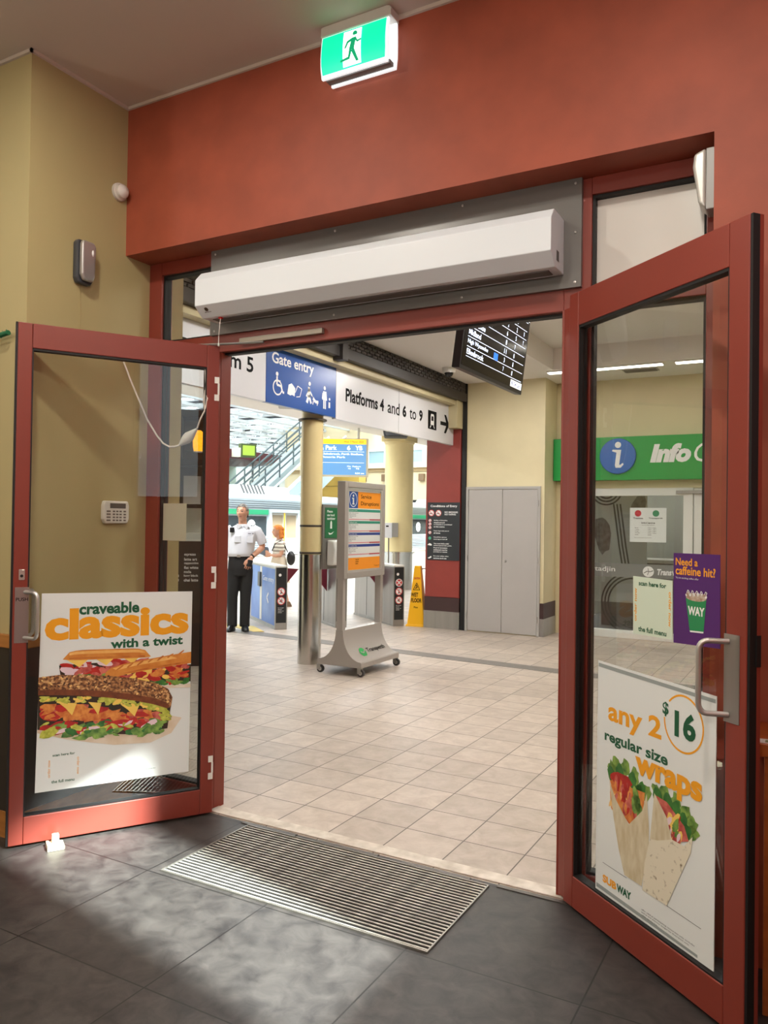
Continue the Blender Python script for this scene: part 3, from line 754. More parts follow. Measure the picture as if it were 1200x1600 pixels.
for a, b in zip(zs[:-1], zs[1:]):
    mb.add([(-0.050, yq(a), a), (0.040, yq(a), a), (0.040, yq(b), b), (-0.050, yq(b), b)], [(0, 1, 2, 3)])
mb.build('door_symbol', EMG2, ex)
mb = MB()
mb.disc(0.008, -0.076, 0.0115, yq(-0.076)-0.001, 0, 16)
fig = [[(-0.004, -0.104), (0.018, -0.104), (0.006, -0.150), (-0.018, -0.146)],            # torso
       [(-0.002, -0.104), (-0.028, -0.112), (-0.042, -0.136), (-0.034, -0.138), (-0.022, -0.120), (0.0, -0.114)],
       [(0.016, -0.104), (0.024, -0.118), (0.042, -0.115), (0.042, -0.121), (0.022, -0.126), (0.010, -0.112)],
       [(0.008, -0.146), (0.022, -0.176), (0.032, -0.196), (0.020, -0.198), (0.008, -0.178), (-0.008, -0.150)],
       [(-0.016, -0.142), (-0.022, -0.172), (-0.060, -0.178), (-0.060, -0.186), (-0.014, -0.182), (-0.004, -0.150)]]
fig = [[(x, -0.096+(z+0.104)*1.14) for x, z in q] for q in fig]
for q in fig: mb.flat(q, min(yq(z) for _, z in q)-0.0012)
mb.build('running_figure', em('lit_figure_green', (0, 150, 100), 0.9), ex)

# strobe in the corner
st = thing('alarm_beacon', 'small round white beacon in the corner where khaki and red walls meet', 'beacon', (XL, 2.892, 3.185))
MB().lathe([(0.046, 0), (0.046, 0.014), (0.040, 0.020)], (0, 0, 0), 24, axis='x').build('base', M('beacon_white', (200, 194, 184), 0.45), st, smooth=True)
MB().lathe([(0.036, 0.020), (0.036, 0.036), (0.022, 0.052), (0.0, 0.056)], (0, 0, 0), 20, axis='x').build('lens', M('clear_plastic', (214, 210, 202), 0.15, spec=0.8), st, smooth=True)

# motion sensor on the khaki wall (faces +x): local frame with -y outwards
ms = thing('motion_sensor', 'dark backed silver motion sensor high on the khaki wall', 'sensor', (XL, 2.662, 2.745), 90)
mb = MB()
pr = [(-0.05, -0.085), (-0.038, -0.110), (0.036, -0.110), (0.05, -0.085), (0.05, 0.09), (0.038, 0.106), (-0.038, 0.106), (-0.05, 0.09)]
mb.prism(pr, 'y', -0.034, 0)
mb.build('back_box', M('sensor_dark_grey', (62, 64, 68), 0.45), ms, bevel=0.008)
mb = MB()
pr = [(-0.042, -0.070), (-0.028, -0.098), (0.030, -0.098), (0.040, -0.070), (0.046, 0.08), (0.034, 0.100), (-0.034, 0.100), (-0.042, 0.08)]
mb.prism(pr, 'y', -0.062, -0.034)
mb.build('cover', M('silver_plastic', (170, 168, 166), 0.3, 0.6), ms, bevel=0.012, seg=3)
mb = MB(); mb.ell((0.022, -0.060, 0.045), (0.009, 0.006, 0.018), 10); mb.build('lens', M('lens_white', (220, 220, 220), 0.2), ms, smooth=True)
cb = MB(); cb.tube([(0.0, -0.003, -0.110), (0.001, -0.003, -0.25), (-0.002, -0.003, -0.40)], 0.0016, 6); cb.build('cable', M('khaki_cable', (160, 144, 96), 0.6), ms)
# detector in the right reveal (faces -x)
md = thing('motion_detector', 'pale silver detector fixed in the red reveal above the right door', 'sensor', (-0.33, 3.02, 2.72), -90)
MB().box(-0.05, 0.04, -0.030, 0, -0.11, 0.11).build('bracket', M('bracket_grey', (150, 150, 146), 0.4), md, bevel=0.003)
mb = MB(); pr = [(-0.095, -0.04), (-0.075, -0.07), (0.07, -0.07), (0.10, -0.04), (0.10, -0.032), (-0.10, -0.032)]
mb = MB(); mb.prism([(-0.030, -0.105), (-0.055, -0.085), (-0.075, 0.05), (-0.070, 0.095), (-0.030, 0.11)], 'x', -0.055, 0.045)
mb.build('cover', M('detector_silver', (190, 188, 180), 0.35, 0.2), md, bevel=0.010, seg=3)
# keypad
kp = thing('alarm_keypad', 'white alarm keypad with grey display on khaki wall behind left door', 'keypad', (XL, 2.897, 1.512), 90)
pr = [(-0.072, -0.058), (0.072, -0.058), (0.084, -0.035), (0.084, 0.035), (0.076, 0.058), (-0.076, 0.058), (-0.084, 0.035), (-0.084, -0.035)]
KPW = M('keypad_white', (214, 210, 198), 0.5)
MB().prism(pr, 'y', -0.026, 0).build('case', KPW, kp, bevel=0.006)
MB().box(-0.045, 0.058, -0.0275, -0.026, 0.020, 0.046).build('display', M('display_grey', (86, 84, 80), 0.3), kp)
KEY = M('key_grey', (110, 104, 96), 0.6)
for cx_, wdt in ((-0.055, 0.024), (-0.020, 0.013), (0.002, 0.013), (0.024, 0.013), (0.052, 0.014)):
    for r_ in range(4): MB().box(cx_-wdt/2, cx_+wdt/2, -0.0285, -0.026, -0.046+r_*0.0155, -0.038+r_*0.0155).build('key', KEY, kp)
# blank sheet on the sidelight
sh = thing('blank_sheet', 'blank translucent sheet taped on the left sidelight glass', 'paper sheet', (-3.035, 3.152, 1.365))
MB().box(-0.087, 0.087, -0.001, 0.0, 0, 0.2).build('sheet', translucent_mat('tracing_paper', (214, 208, 190), 0.45), sh)
# power cord with plug connector
pcd = thing('power_cord', 'white power cord looped behind the left glass door with a taped connector', 'cord', (-2.84, 2.97, 1.86))
o0 = Vector((-2.84, 2.97, 1.86))
pts = [(-3.19, 2.89, 2.42), (-3.171, 2.90, 2.306), (-3.13, 2.91, 2.21), (-3.08, 2.92, 2.109), (-3.02, 2.93, 1.99), (-2.961, 2.94, 1.907), (-2.925, 2.95, 1.865), (-2.891, 2.96, 1.848), (-2.860, 2.97, 1.850), (-2.836, 2.98, 1.858)]
MB().tube([Vector(p)-o0 for p in pts], 0.0045, 8).build('cord', M('cord_white', (222, 214, 204), 0.5), pcd, smooth=True)
pts = [(-2.745, 3.0, 1.94), (-2.725, 3.0, 1.985), (-2.70, 3.005, 2.03), (-2.69, 3.01, 2.09), (-2.705, 3.01, 2.13), (-2.715, 3.01, 2.07), (-2.705, 3.01, 2.03), (-2.70, 3.01, 2.16), (-2.71, 3.01, 2.30)]
MB().tube([Vector(p)-o0 for p in pts], 0.0042, 8).build('cord', M('cord_white', (222, 214, 204), 0.5), pcd, smooth=True)
pts = [(-2.842, 2.978, 1.856), (-2.825, 2.982, 1.868), (-2.808, 2.988, 1.884), (-2.79, 2.992, 1.90), (-2.772, 2.996, 1.916), (-2.748, 3.0, 1.936)]
MB().tube([Vector(p)-o0 for p in pts], [0.006, 0.016, 0.025, 0.027, 0.018, 0.006], 12).build('connector', M('taped_white', (206, 204, 194), 0.6, bump=0.3, bscale=80), pcd, smooth=True)
# garland
ga = thing('green_garland', 'green garland strung along the khaki wall beyond the left door', 'garland', (-4.2, 2.345, 2.32))
pts = [(-1.6+i*0.1, -0.012, 0.03*math.sin(i*0.55)-0.012) for i in range(26)]
g = MB(); g.tube(pts, 0.012, 10)
for i in range(260):
    t = i/259*24.9; k = int(t); f = t-k
    p = Vector(pts[k])*(1-f)+Vector(pts[k+1])*f
    a = random.uniform(0, 6.28); g.tube([p, p+Vector((random.uniform(-.006, .006), -abs(0.016*math.sin(a)), 0.018*math.cos(a)))], [0.003, 0.001], 4)
g.build('tinsel', M('tinsel_green', (14, 96, 62), 0.4), ga)
# doorstop
ds = thing('doorstop', 'small cream floor doorstop in front of the left open door', 'doorstop', (-2.985, 2.393, 0), 58)
CREAM = M('cream_plastic', (226, 214, 184), 0.5)
MB().prism([(-0.036, 0), (0.036, 0), (0.036, 0.018), (-0.036, 0.026)], 'y', -0.036, 0.036).build('base', CREAM, ds, bevel=0.003)
MB().box(-0.014, 0.016, -0.006, 0.022, 0.02, 0.060).build('stop_block', CREAM, ds, bevel=0.004)
# entrance mat
em_ = thing('entrance_mat', 'ribbed entrance mat of metal bars sunk in the slate floor at the threshold', 'mat', (-1.79, 2.75, 0))
hx, hy = 0.622, 0.290
mb = rects_frame(MB(), -hx, hx, -hy, hy, 0.006, 0, 0.006)
fr_ = MB(); fr_.box(-hx, -hx+0.006, -hy, hy, 0, 0.007); fr_.box(hx-0.006, hx, -hy, hy, 0, 0.007); fr_.box(-hx+0.006, hx-0.006, -hy, -hy+0.006, 0, 0.007); fr_.box(-hx+0.006, hx-0.006, hy-0.006, hy, 0, 0.007)
fr_.build('frame', M('mat_aluminium', (150, 148, 140), 0.4, 0.8), em_)
MB().box(-hx+0.006, hx-0.006, -hy+0.006, hy-0.006, 0.0, 0.002).build('backing', M('mat_pile', (16, 15, 14), 0.95, var=0.5, scale=90), em_)
BAR = M('mat_bar', (176, 172, 162), 0.45, 0.4, var=0.3, scale=30)
nb = 25
bar = None
for i in range(nb):
    y = -hy+0.006+(i+0.5)*(2*hy-0.012)/nb
    if bar is None: bar = MB().box(-hx+0.006, hx-0.006, -0.0038, 0.0038, 0.001, 0.0045).build('bar', BAR, em_); b = bar
    else: b = bar.copy(); COL.objects.link(b)
    b.location = (0, y, 0)
# counter on the right
ct = thing('wall_counter', 'narrow timber counter along the red wall behind the right door', 'counter', (0.2, 2.80, 0))
TIM = M('warm_timber', (178, 96, 38), 0.35, rgb2=(150, 74, 28), scale=3, stretch=(0.5, 8, 8))
MB().box(-0.375, 0.345, -0.15, 0.145, 0.786, 0.826).build('top', TIM, ct, bevel=0.003)
for x in (-0.342, 0.27): MB().box(x, x+0.06, -0.13, -0.07, 0, 0.786).build('leg', TIM, ct, bevel=0.003)
MB().box(-0.30, 0.34, 0.10, 0.140, 0.0, 0.786).build('back_panel', M('dark_timber', (60, 32, 20), 0.5), ct)
nt_ = thing('table_card', 'small white printed card lying on the right timber counter', 'card', (-0.095, 2.685, 0.8265))
MB().box(-0.07, 0.10, -0.028, 0.022, 0, 0.0008).build('card', PAPER, nt_)
mb = MB()
for x in (-0.045, -0.01, 0.03): mb.box(x, x+0.022, -0.018, 0.010, 0.0008, 0.0012)
mb.build('print', M('print_mixed', (150, 120, 90), 0.5, rgb2=(90, 130, 70), scale=60), nt_)
sc_ = thing('wall_anchor', 'tiny pale anchor sticking out of the red wall right of the right door', 'wall anchor', (-0.186, YB, 2.155))
MB().lathe([(0.008, 0), (0.008, -0.02), (0.004, -0.026)], n=10, axis='y').build('plug', WHITE, sc_)

# ================================================================== THE CONCOURSE
struct('wall_concourse', MB().box(-4.28, -3.17, 10.08, 10.9, 0, 3.75), KHAKI_OUT, 'cream wall pier holding the grey cupboard doors', 'wall')
mb = MB(); mb.box(-3.17, -3.10, 10.60, 10.9, 0, 3.75); mb.box(-3.10, 2.4, 10.60, 10.9, 1.975, 3.75); mb.box(-0.25, 2.4, 10.60, 10.9, 0, 1.975)
struct('wall_information', mb, KHAKI_OUT, 'cream wall of the information centre', 'wall')
mb = MB(); mb.box(-3.235, -3.162, 10.072, 10.60, 0.235, 0.44); mb.box(-4.285, -4.255, 10.072, 10.08, 0.235, 0.44)
struct('baseboard_1', mb, M('maroon_band', (62, 40, 40), 0.5), 'dark maroon band low on the cream pier', 'baseboard')
mb = MB(); mb.box(-3.235, -3.158, 10.068, 10.60, 0, 0.235)
struct('baseboard_2', mb, STEEL, 'brushed steel skirting at the foot of the cream pier', 'baseboard')
# ceiling outside with coffer and canopy to the hall
mb = MB(); Z = 3.42
mb.box(-4.90, -2.93, 3.24, 10.6, Z, Z+0.2); mb.box(-2.93, 2.4, 9.62, 10.6, Z, Z+0.45); mb.box(-2.93, 2.4, 3.24, 3.75, Z, Z+0.45)
mb.box(-3.1, -2.93, 3.75, 9.62, Z+0.2, Z+0.45); mb.box(-3.1, 2.4, 3.75, 9.62, Z+0.27, Z+0.45)
struct('ceiling', mb, CEIL_OUT, 'white concourse ceiling with a raised coffer', 'ceiling')
struct('ceiling', MB().prism([(-8.55, 3.38), (-4.90, 3.38), (-4.90, 10.6), (-4.28, 10.6), (-4.28, 18.2), (-8.55, 18.2)], 'z', 3.40, 3.60), CEIL_OUT, 'white canopy soffit on the hall side of the signs, extended unseen to block sun', 'ceiling')  # rear part added out of view to close a sun leak
struct('wall_outside', MB().box(-12, -3.6, 3.20, 3.38, 0, 3.6), KHAKI_OUT, 'outside face of the shop wall', 'wall')
# steel and brick beam
BR = tile_mat('dark_brick', (52, 46, 44), (74, 66, 62), (26, 24, 24), 0.11, 0.045, 0, 0, 0.006, 0.7, 20)
b = MB().prism([(3.4, 3.19), (10.05, 3.19), (10.05, 3.42), (3.4, 3.42)], 'x', -4.60, -4.300)
for r_ in range(4):
    y = 3.4 + (0.06 if r_ % 2 else 0)
    while y < 9.9:
        b.box(-4.300, -4.282, y, y+0.095, 3.280+r_*0.036, 3.280+r_*0.036+0.026); y += 0.115
struct('trim_8', b, M('sooty_brick', (46, 42, 40), 0.8, rgb2=(84, 76, 70), scale=26, stretch=(1, 0.6, 2.2)), 'dark perforated brick course over the hanging signs', 'beam')
mb = MB(); mb.box(-4.62, -4.28, 3.4, 10.05, 3.165, 3.275)
mb.box(-4.60, -4.24, 6.75, 6.85, 3.13, 3.42)
struct('trim_9', mb, M('dark_steel', (58, 54, 52), 0.5, 0.2), 'dark steel beam under the brick course', 'beam', bevel=0.004)
mb = MB(); mb.box(-4.62, -4.36, 3.4, 10.05, 3.10, 3.165); mb.box(-4.70, -4.50, 3.4, 10.05, 2.99, 3.10); mb.box(-4.62, -4.34, 9.86, 10.06, 2.79, 3.165)
struct('trim_10', mb, M('cream_steel', (196, 184, 146), 0.5), 'cream painted beam edge above the hanging signs', 'beam', bevel=0.004)

# red pillar
pi = thing('red_pillar', 'square dark red pillar with steel base beside the grey cupboard', 'pillar', (-4.625, 10.33, 0))
PR = M('pillar_red', (142, 56, 48), 0.5, var=0.06, scale=5)
MB().box(-0.262, 0.262, -0.28, 0.28, 0.44, 2.79).build('shaft', PR, pi, bevel=0.006)
MB().box(-0.265, 0.265, -0.283, 0.283, 0.245, 0.44).build('band', M('maroon_band', (62, 40, 40), 0.5), pi)
MB().box(-0.272, 0.272, -0.290, 0.290, 0, 0.245).build('steel_base', STEEL, pi)
MB().box(-0.262, 0.262, -0.28, 0.28, 2.79, 3.42).build('cap', M('cream_steel', (196, 184, 146), 0.5), pi)
tag(struct('trim_11', MB().box(-4.345, -4.285, 10.06, 10.3, 0, 3.42), BLACK, 'black strip painted in for the shadow gap between the red pillar and the cream pier', 'trim'))  # solid strip; the shade of the gap is put into its black
# conditions board
cd = thing('conditions_board', 'black entry conditions notice on the red pillar', 'notice', (-4.61, 10.046, 0.96))
MB().box(-0.245, 0.252, -0.006, 0, 0, 0.81).build('panel', M('notice_black', (40, 44, 48), 0.5), cd)
text_mb('Conditions of Entry', -0.20, 0.21, 0.735, 0.775, -0.0065, bold=0.03).build('lettering', PRINTWHITE, cd)
text_mb('NO SMOKING\nNO VAPING', 0.02, 0.22, 0.630, 0.685, -0.0065, bold=0.03).build('lettering', PRINTWHITE, cd)
REDRING = M('print_ring_red', (206, 50, 50), 0.5)
def no_icon(mb, x, z, r, y, glyph):
    mb.disc(x, z, r, y, 0, 20); mb.disc(x, z, r, y-0.0004, 1, 20, r*0.82)
    if glyph == 'walk':
        mb.disc(x, z+r*0.45, r*0.12, y-0.0002, 2, 8); mb.stroke([(x, z+r*0.3), (x-r*0.05, z-r*0.15), (x-r*0.25, z-r*0.6)], r*0.16, y-0.0002, 2); mb.stroke([(x-r*0.05, z-r*0.15), (x+r*0.22, z-r*0.55)], r*0.14, y-0.0002, 2)
    if glyph == 'run':
        mb.disc(x+r*0.15, z+r*0.4, r*0.12, y-0.0002, 2, 8); mb.stroke([(x+r*0.1, z+r*0.25), (x-r*0.15, z-r*0.1), (x+r*0.15, z-r*0.45)], r*0.16, y-0.0002, 2); mb.stroke([(x-r*0.15, z-r*0.1), (x-r*0.5, z-r*0.3)], r*0.14, y-0.0002, 2); mb.stroke([(x-r*0.4, z+r*0.1), (x+r*0.45, z+r*0.05)], r*0.1, y-0.0002, 2)
    if glyph == 'smoke':
        mb.stroke([(x-r*0.55, z-r*0.15), (x+r*0.4, z-r*0.15)], r*0.2, y-0.0002, 2)
    mb.stroke([(x-r*0.6, z+r*0.6), (x+r*0.6, z-r*0.6)], r*0.16, y-0.0004, 1)
    return mb
ICON = [PRINTWHITE, REDRING, PRINTBLACK]
for x in (-0.185, -0.075): no_icon(MB(), x, 0.660, 0.046, -0.0065, 'smoke').build('prohibition_symbol', ICON, cd)
for z in (0.555, 0.505, 0.455, 0.385): no_icon(MB(), -0.205, z, 0.024, -0.0065, 'walk').build('prohibition_symbol', ICON, cd)
MB().disc(-0.205, 0.305, 0.022, -0.0065).build('green_symbol', M('print_teal', (70, 168, 132), 0.5), cd)
MB().flat([(-0.24, 0.21), (-0.21, 0.235), (-0.18, 0.225), (-0.17, 0.205), (-0.19, 0.20)], -0.0065).build('hand_symbol', PRINTWHITE, cd)
MB().flat([(-0.235, 0.025), (-0.18, 0.055), (-0.175, 0.035), (-0.21, 0.015)], -0.0065).build('camera_symbol', PRINTWHITE, cd)
zt_ = 0.565
for para in (['Riding of bicycles,', 'skateboards and', 'e-rideables is prohibited', 'at this station'], ['Keep dogs with you at', 'all times'], ['SmartRider patrons', 'must tag on and off'],
             ['You must hold a valid', 'ticket beyond this point.', 'Proof of concession', 'entitlement must be', 'provided on request'], ['For your safety video', 'cameras are in use']):
    lines_mb(para, -0.145, zt_, 0.018, 0.0115, -0.0065, bold=0.03, cw=0.62).build('small_print', PRINTWHITE, cd)
    zt_ -= (len(para)+1)*0.0295

# grey cupboard doors
cu_ = thing('grey_cupboard', 'grey painted double cupboard doors in the cream wall', 'cupboard', (-3.75, 10.08, 0))
rects_frame(MB(), -0.525, 0.535, 0, 1.985, 0.035, -0.025, 0.0, wb=0).build('frame', GREYMETAL, cu_)
CUP = M('cupboard_grey', (172, 168, 164), 0.4, var=0.02, scale=4)
for x0, x1 in ((-0.486, 0.003), (0.009, 0.497)):
    d_ = MB().box(x0, x1, -0.02, 0.0, 0.012, 1.945).build('door', CUP, cu_, bevel=0.003)
    for z in (0.22, 1.0, 1.76):
        hx_ = x0-0.012 if x0 < 0 else x1+0.012
        MB().tube([(hx_, -0.028, z-0.04), (hx_, -0.028, z+0.04)], 0.008, 8).build('hinge', STEEL, d_)
    if x0 > 0: MB().lathe([(0.018, -0.02), (0.018, -0.026), (0.010, -0.04)], (0.055, 0, 0.98), 12, axis='y').build('lock', STEEL, d_)

# information sign and shopfront
ig = thing('information_sign', 'green fascia sign with a blue round i above the information centre door', 'sign', (-2.0, 10.60, 2.075))
SG = M('sign_green', (22, 152, 66), 0.35)
MB().box(-1.165, 1.9, -0.16, 0, 0, 0.565).build('fascia', SG, ig, bevel=0.006)
SB = M('sign_blue', (32, 100, 180), 0.3)
r_ = MB().lathe([(0.232, -0.16), (0.232, -0.185), (0.225, -0.192)], (-0.302, 0, 0.31), 40, axis='y').build('roundel', SB, ig, smooth=True)
mb = MB(); mb.disc(-0.297, 0.455, 0.040, -0.194, 0, 20)
mb.flat([(-0.375, 0.375), (-0.365, 0.395), (-0.255, 0.390), (-0.280, 0.200), (-0.265, 0.195), (-0.235, 0.220), (-0.222, 0.200), (-0.262, 0.158), (-0.325, 0.158), (-0.335, 0.190), (-0.315, 0.355), (-0.340, 0.365)], -0.194)
mb.build('letter_i', PRINTWHITE, r_)
text_mb('Info', 0.100, 0.595, 0.215, 0.455, -0.1625, bold=0.06, shear=0.22).build('lettering', PRINTWHITE, ig)
text_mb('Centre', 0.632, 1.50, 0.215, 0.455, -0.1625, bold=0.0, shear=0.22).build('lettering', PRINTWHITE, ig)
sf = thing('information_shopfront', 'white framed glass shopfront of the information centre', 'shopfront', (-2.0, 10.66, 0))
SW = M('shopfront_white', (226, 226, 222), 0.45)
mb = MB(); mb.box(-1.10, -0.68, -0.06, 0.02, 0, 1.975); mb.box(0.485, 0.60, -0.06, 0.02, 0, 1.975); mb.box(-0.68, 0.485, -0.06, 0.02, 1.875, 1.975); mb.box(-0.68, 0.485, -0.06, 0.02, 0, 0.10)
mb.build('frame', SW, sf, bevel=0.003)
dd_ = MB().box(0.612, 1.72, -0.05, 0.01, 0.01, 1.965).build('door', SW, sf, bevel=0.003)
MB().box(0.40, 0.80, -0.10, -0.05, 1.90, 1.94).build('closer', STEEL, sf, bevel=0.004)
MB().box(-0.68, 0.485, -0.006, 0.0, 0.10, 1.875).build('pane', GLASS, sf)
mb = MB(); mb.box(-0.68, 0.485, -0.010, -0.007, 0.80, 0.98)
mb.build('glazing_band', M('frosted_film', (120, 122, 120), 0.6), sf)
text_mb('rtadjin', -0.68, -0.37, 0.85, 0.935, -0.0115, bold=0.01).build('lettering', PRINTWHITE, sf)
MB().disc(0.055, 0.885, 0.070, -0.0115).build('logo', PRINTWHITE, sf)
mb = MB(); mb.stroke([(0.0, 0.865), (0.04, 0.89), (0.08, 0.885), (0.115, 0.90)], 0.012, -0.0125).stroke([(0.05, 0.93), (0.06, 0.885), (0.045, 0.84)], 0.008, -0.0125)
mb.build('logo_lines', M('frosted_film', (120, 122, 120), 0.6), sf)
text_mb('Trans', 0.165, 0.345, 0.845, 0.925, -0.0115, bold=0.04, shear=0.2).build('lettering', PRINTWHITE, sf)
text_mb('wa', 0.350, 0.47, 0.845, 0.905, -0.0115, bold=0.0, shear=0.2).build('lettering', PRINTWHITE, sf)
# interior of the information centre
struct('wall_information_back', MB().box(-3.4, 2.4, 13.2, 13.3, 0, 3.0), M('info_grey', (118, 118, 114), 0.6), 'grey back wall inside the information centre', 'wall')
struct('floor', MB().box(-3.2, 2.4, 10.9, 13.2, 0.001, 0.02), M('info_carpet', (60, 58, 58), 0.9), 'dark floor inside the information centre', 'floor')
struct('ceiling', MB().box(-3.2, 2.4, 10.9, 13.2, 2.6, 2.7), CEIL_OUT, 'ceiling inside the information centre', 'ceiling')
lamp('office_light', 'AREA', (-1.8, 12.0, 2.58), 22, (1, 0.97, 0.92), 0.6)
mu = thing('pattern_screen', 'grey screen with black curved line pattern behind the information centre glass', 'screen', (-2.2, 11.1, 0))
MB().box(-0.62, 0.15, 0, 0.03, 0.42, 1.95).build('panel', M('screen_grey', (150, 150, 146), 0.6), mu)
mb = MB(); LN = M('pattern_black', (30, 30, 32), 0.6)
for k in range(3):
    o = k*0.045
    mb.stroke([(-0.30+o, 1.78), (-0.26+o, 1.5), (-0.22+o, 1.2), (-0.16+o, 0.85)], 0.022, -0.002)
    for c_, rr in (((-0.02, 0.42), 0.34+o), ((-0.40, 1.98), 0.12+o)):
        mb.disc(c_[0], c_[1], rr+0.011, -0.0025, 0, 40, rr-0.011)
mb2 = MB()
blob(mb2, -0.45, 1.35, 0.11, 0.26, -0.002, 0, 0.1, 0.12, 14); blob(mb2, 0.03, 1.75, 0.09, 0.2, -0.002, 0, -0.3, 0.15, 14)
mb.build('line_pattern', LN, mu); mb2.build('dark_shapes', M('pattern_dark', (58, 56, 54), 0.6, rgb2=(100, 98, 94), scale=16), mu)
dk = thing('office_desk', 'grey service desk inside the information centre', 'desk', (-1.6, 11.7, 0))
MB().box(-1.2, 1.5, 0, 0.6, 0.02, 0.95).build('body', M('desk_dark', (70, 66, 66), 0.5), dk)
MB().box(-1.25, 1.55, -0.05, 0.65, 0.95, 1.0).build('top', M('desk_top', (150, 146, 140), 0.4), dk)
mo = thing('office_monitor', 'black monitor on the information desk seen through the glass', 'monitor', (-1.35, 11.9, 1.0))
MB().box(-0.25, 0.25, 0, 0.03, 0.10, 0.42).build('display', M('screen_black', (26, 28, 30), 0.2), mo)
MB().box(-0.03, 0.03, 0.01, 0.03, 0, 0.12).build('neck', BLACK, mo); MB().box(-0.1, 0.1, -0.06, 0.08, 0, 0.012).build('foot', BLACK, mo)
oh = thing('opening_hours_sheet', 'white opening hours sheet with red and green logos on the glass', 'notice', (-1.955, 10.640, 1.27))
MB().box(-0.228, 0.230, -0.003, 0, 0, 0.448).build('sheet', PAPER, oh)
MB().disc(-0.125, 0.375, 0.042, -0.0035).build('red_logo', M('logo_red', (190, 40, 56), 0.5), oh)
MB().disc(0.100, 0.375, 0.042, -0.0035).build('green_logo', M('logo_green', (20, 130, 90), 0.5), oh)
text_mb('Transwa', -0.185, -0.06, 0.300, 0.322, -0.0035, bold=0.03).build('lettering', PRINTBLACK, oh)
text_mb('Transperth', 0.010, 0.185, 0.300, 0.322, -0.0035, bold=0.03).build('lettering', PRINTBLACK, oh)
text_mb('InfoCentre', -0.08, 0.09, 0.240, 0.262, -0.0035, bold=0.03).build('lettering', PRINTBLACK, oh)
text_mb('opening hours', -0.075, 0.085, 0.212, 0.228, -0.0035).build('lettering', PRINTBLACK, oh)
lines_mb(['Monday', 'Tuesday', 'Friday', 'Saturday', 'Sunday'], -0.16, 0.190, 0.013, 0.009, -0.0035).build('small_print', PRINTBLACK, oh)
lines_mb(['7.00am   5.00pm', '7.00am   5.00pm', '7.00am   5.00pm', '9.00am   4.00pm', 'Closed'], 0.0, 0.190, 0.013, 0.009, -0.0035).build('small_print', PRINTBLACK, oh)
lines_mb(['Closed on public holidays. Hours may change.'], -0.17, 0.06, 0.010, 0.0, -0.0035, cw=0.5).build('small_print', PRINTBLACK, oh)

# ceiling fittings
STRIP = em('lit_strip', (255, 248, 236), 9.0)
for x0, x1, lab in ((-3.03, -1.627, 'long linear ceiling light above the information sign, the left one'), (-1.494, -0.2, 'linear ceiling light above the information sign, the right one')):
    l_ = thing('linear_light', lab, 'ceiling light', ((x0+x1)/2, 9.72, Z), group='linear lights along the coffer edge')
    MB().box(-(x1-x0)/2, (x1-x0)/2, -0.06, 0.06, -0.018, 0).build('housing', WHITE, l_)
    MB().box(-(x1-x0)/2+0.01, (x1-x0)/2-0.01, -0.05, 0.05, -0.024, -0.018).build('diffuser', STRIP, l_)
v_ = thing('ceiling_vent', 'small dark grille in the ceiling in front of the linear lights', 'vent', (-1.95, 10.05, Z))
mb = MB(); mb.box(-0.21, 0.21, -0.10, 0.10, -0.01, 0); mb.build('frame', M('vent_grey', (170, 166, 158), 0.5), v_)
for i in range(6): MB().box(-0.19, 0.19, -0.085+i*0.029, -0.067+i*0.029, -0.016, -0.008).build('slat', M('vent_dark', (96, 92, 88), 0.6), v_)
dm = thing('dome_camera', 'white dome security camera on the ceiling by the brick beam', 'security camera', (-4.06, 8.955, Z))
MB().lathe([(0.085, 0), (0.085, -0.03), (0.075, -0.06)], n=24).build('housing', WHITE, dm, smooth=True)
mb = MB(); mb.ell((0, 0, -0.06), (0.056, 0.056, 0.056), 18); mb.build('dome', M('smoked_dome', (24, 24, 26), 0.1), dm, smooth=True)
dt = thing('ceiling_detector', 'flat grey fitting on the concourse ceiling near the brick beam', 'detector', (-3.75, 6.15, Z))
MB().box(-0.12, 0.12, -0.2, 0.2, -0.05, 0).build('body', M('fitting_grey', (150, 146, 140), 0.5), dt, bevel=0.01)

# ---- hanging signs (plane faces +x; local x runs along +Y)
SIGNW = M('sign_white', (212, 212, 216), 0.3)
SIGNB = M('sign_deep_blue', (10, 72, 150), 0.28)
def hang_sign(name, label, y0, y1, z0, z1, mat):
    t = thing(name, label, 'sign', (-4.47, (y0+y1)/2, z0), 90, group='hanging signs under the beam')
    MB().box(-(y1-y0)/2, (y1-y0)/2, 0, 0.05, 0, z1-z0).build('panel', mat, t, bevel=0.002)
    return t, (y0+y1)/2, z0
s5, cy, cz = hang_sign('platform_sign', 'white hanging sign for platform 5 seen left of the blue sign', 4.35, 5.786, 2.575, 3.14, SIGNW)
text_mb('Platform 5', 4.682-cy, 5.600-cy, 2.805-cz, 2.945-cz, -0.0015, bold=0.02).build('lettering', PRINTBLACK, s5)
sg, cy, cz = hang_sign('gate_entry_sign', 'blue hanging sign for gate entry with white figures', 5.792, 6.985, 2.575, 3.14, SIGNB)
text_mb('Gate entry', 5.872-cy, 6.565-cy, 2.925-cz, 3.062-cz, -0.0015, bold=0.02).build('lettering', PRINTWHITE, sg)
def sym(t, cy, cz, strokes, discs=(), polys=(), y=-0.0015, mat=PRINTWHITE, name='symbol'):
    mb = MB()
    for pts, w_ in strokes: mb.stroke([(a-cy, b-cz) for a, b in pts], w_, y)
    for a, b, r, r2 in discs: mb.disc(a-cy, b-cz, r, y-0.0003, 0, 24, r2)
    for q in polys: mb.flat([(a-cy, b-cz) for a, b in q], y-0.0002)
    return mb.build(name, mat, t)
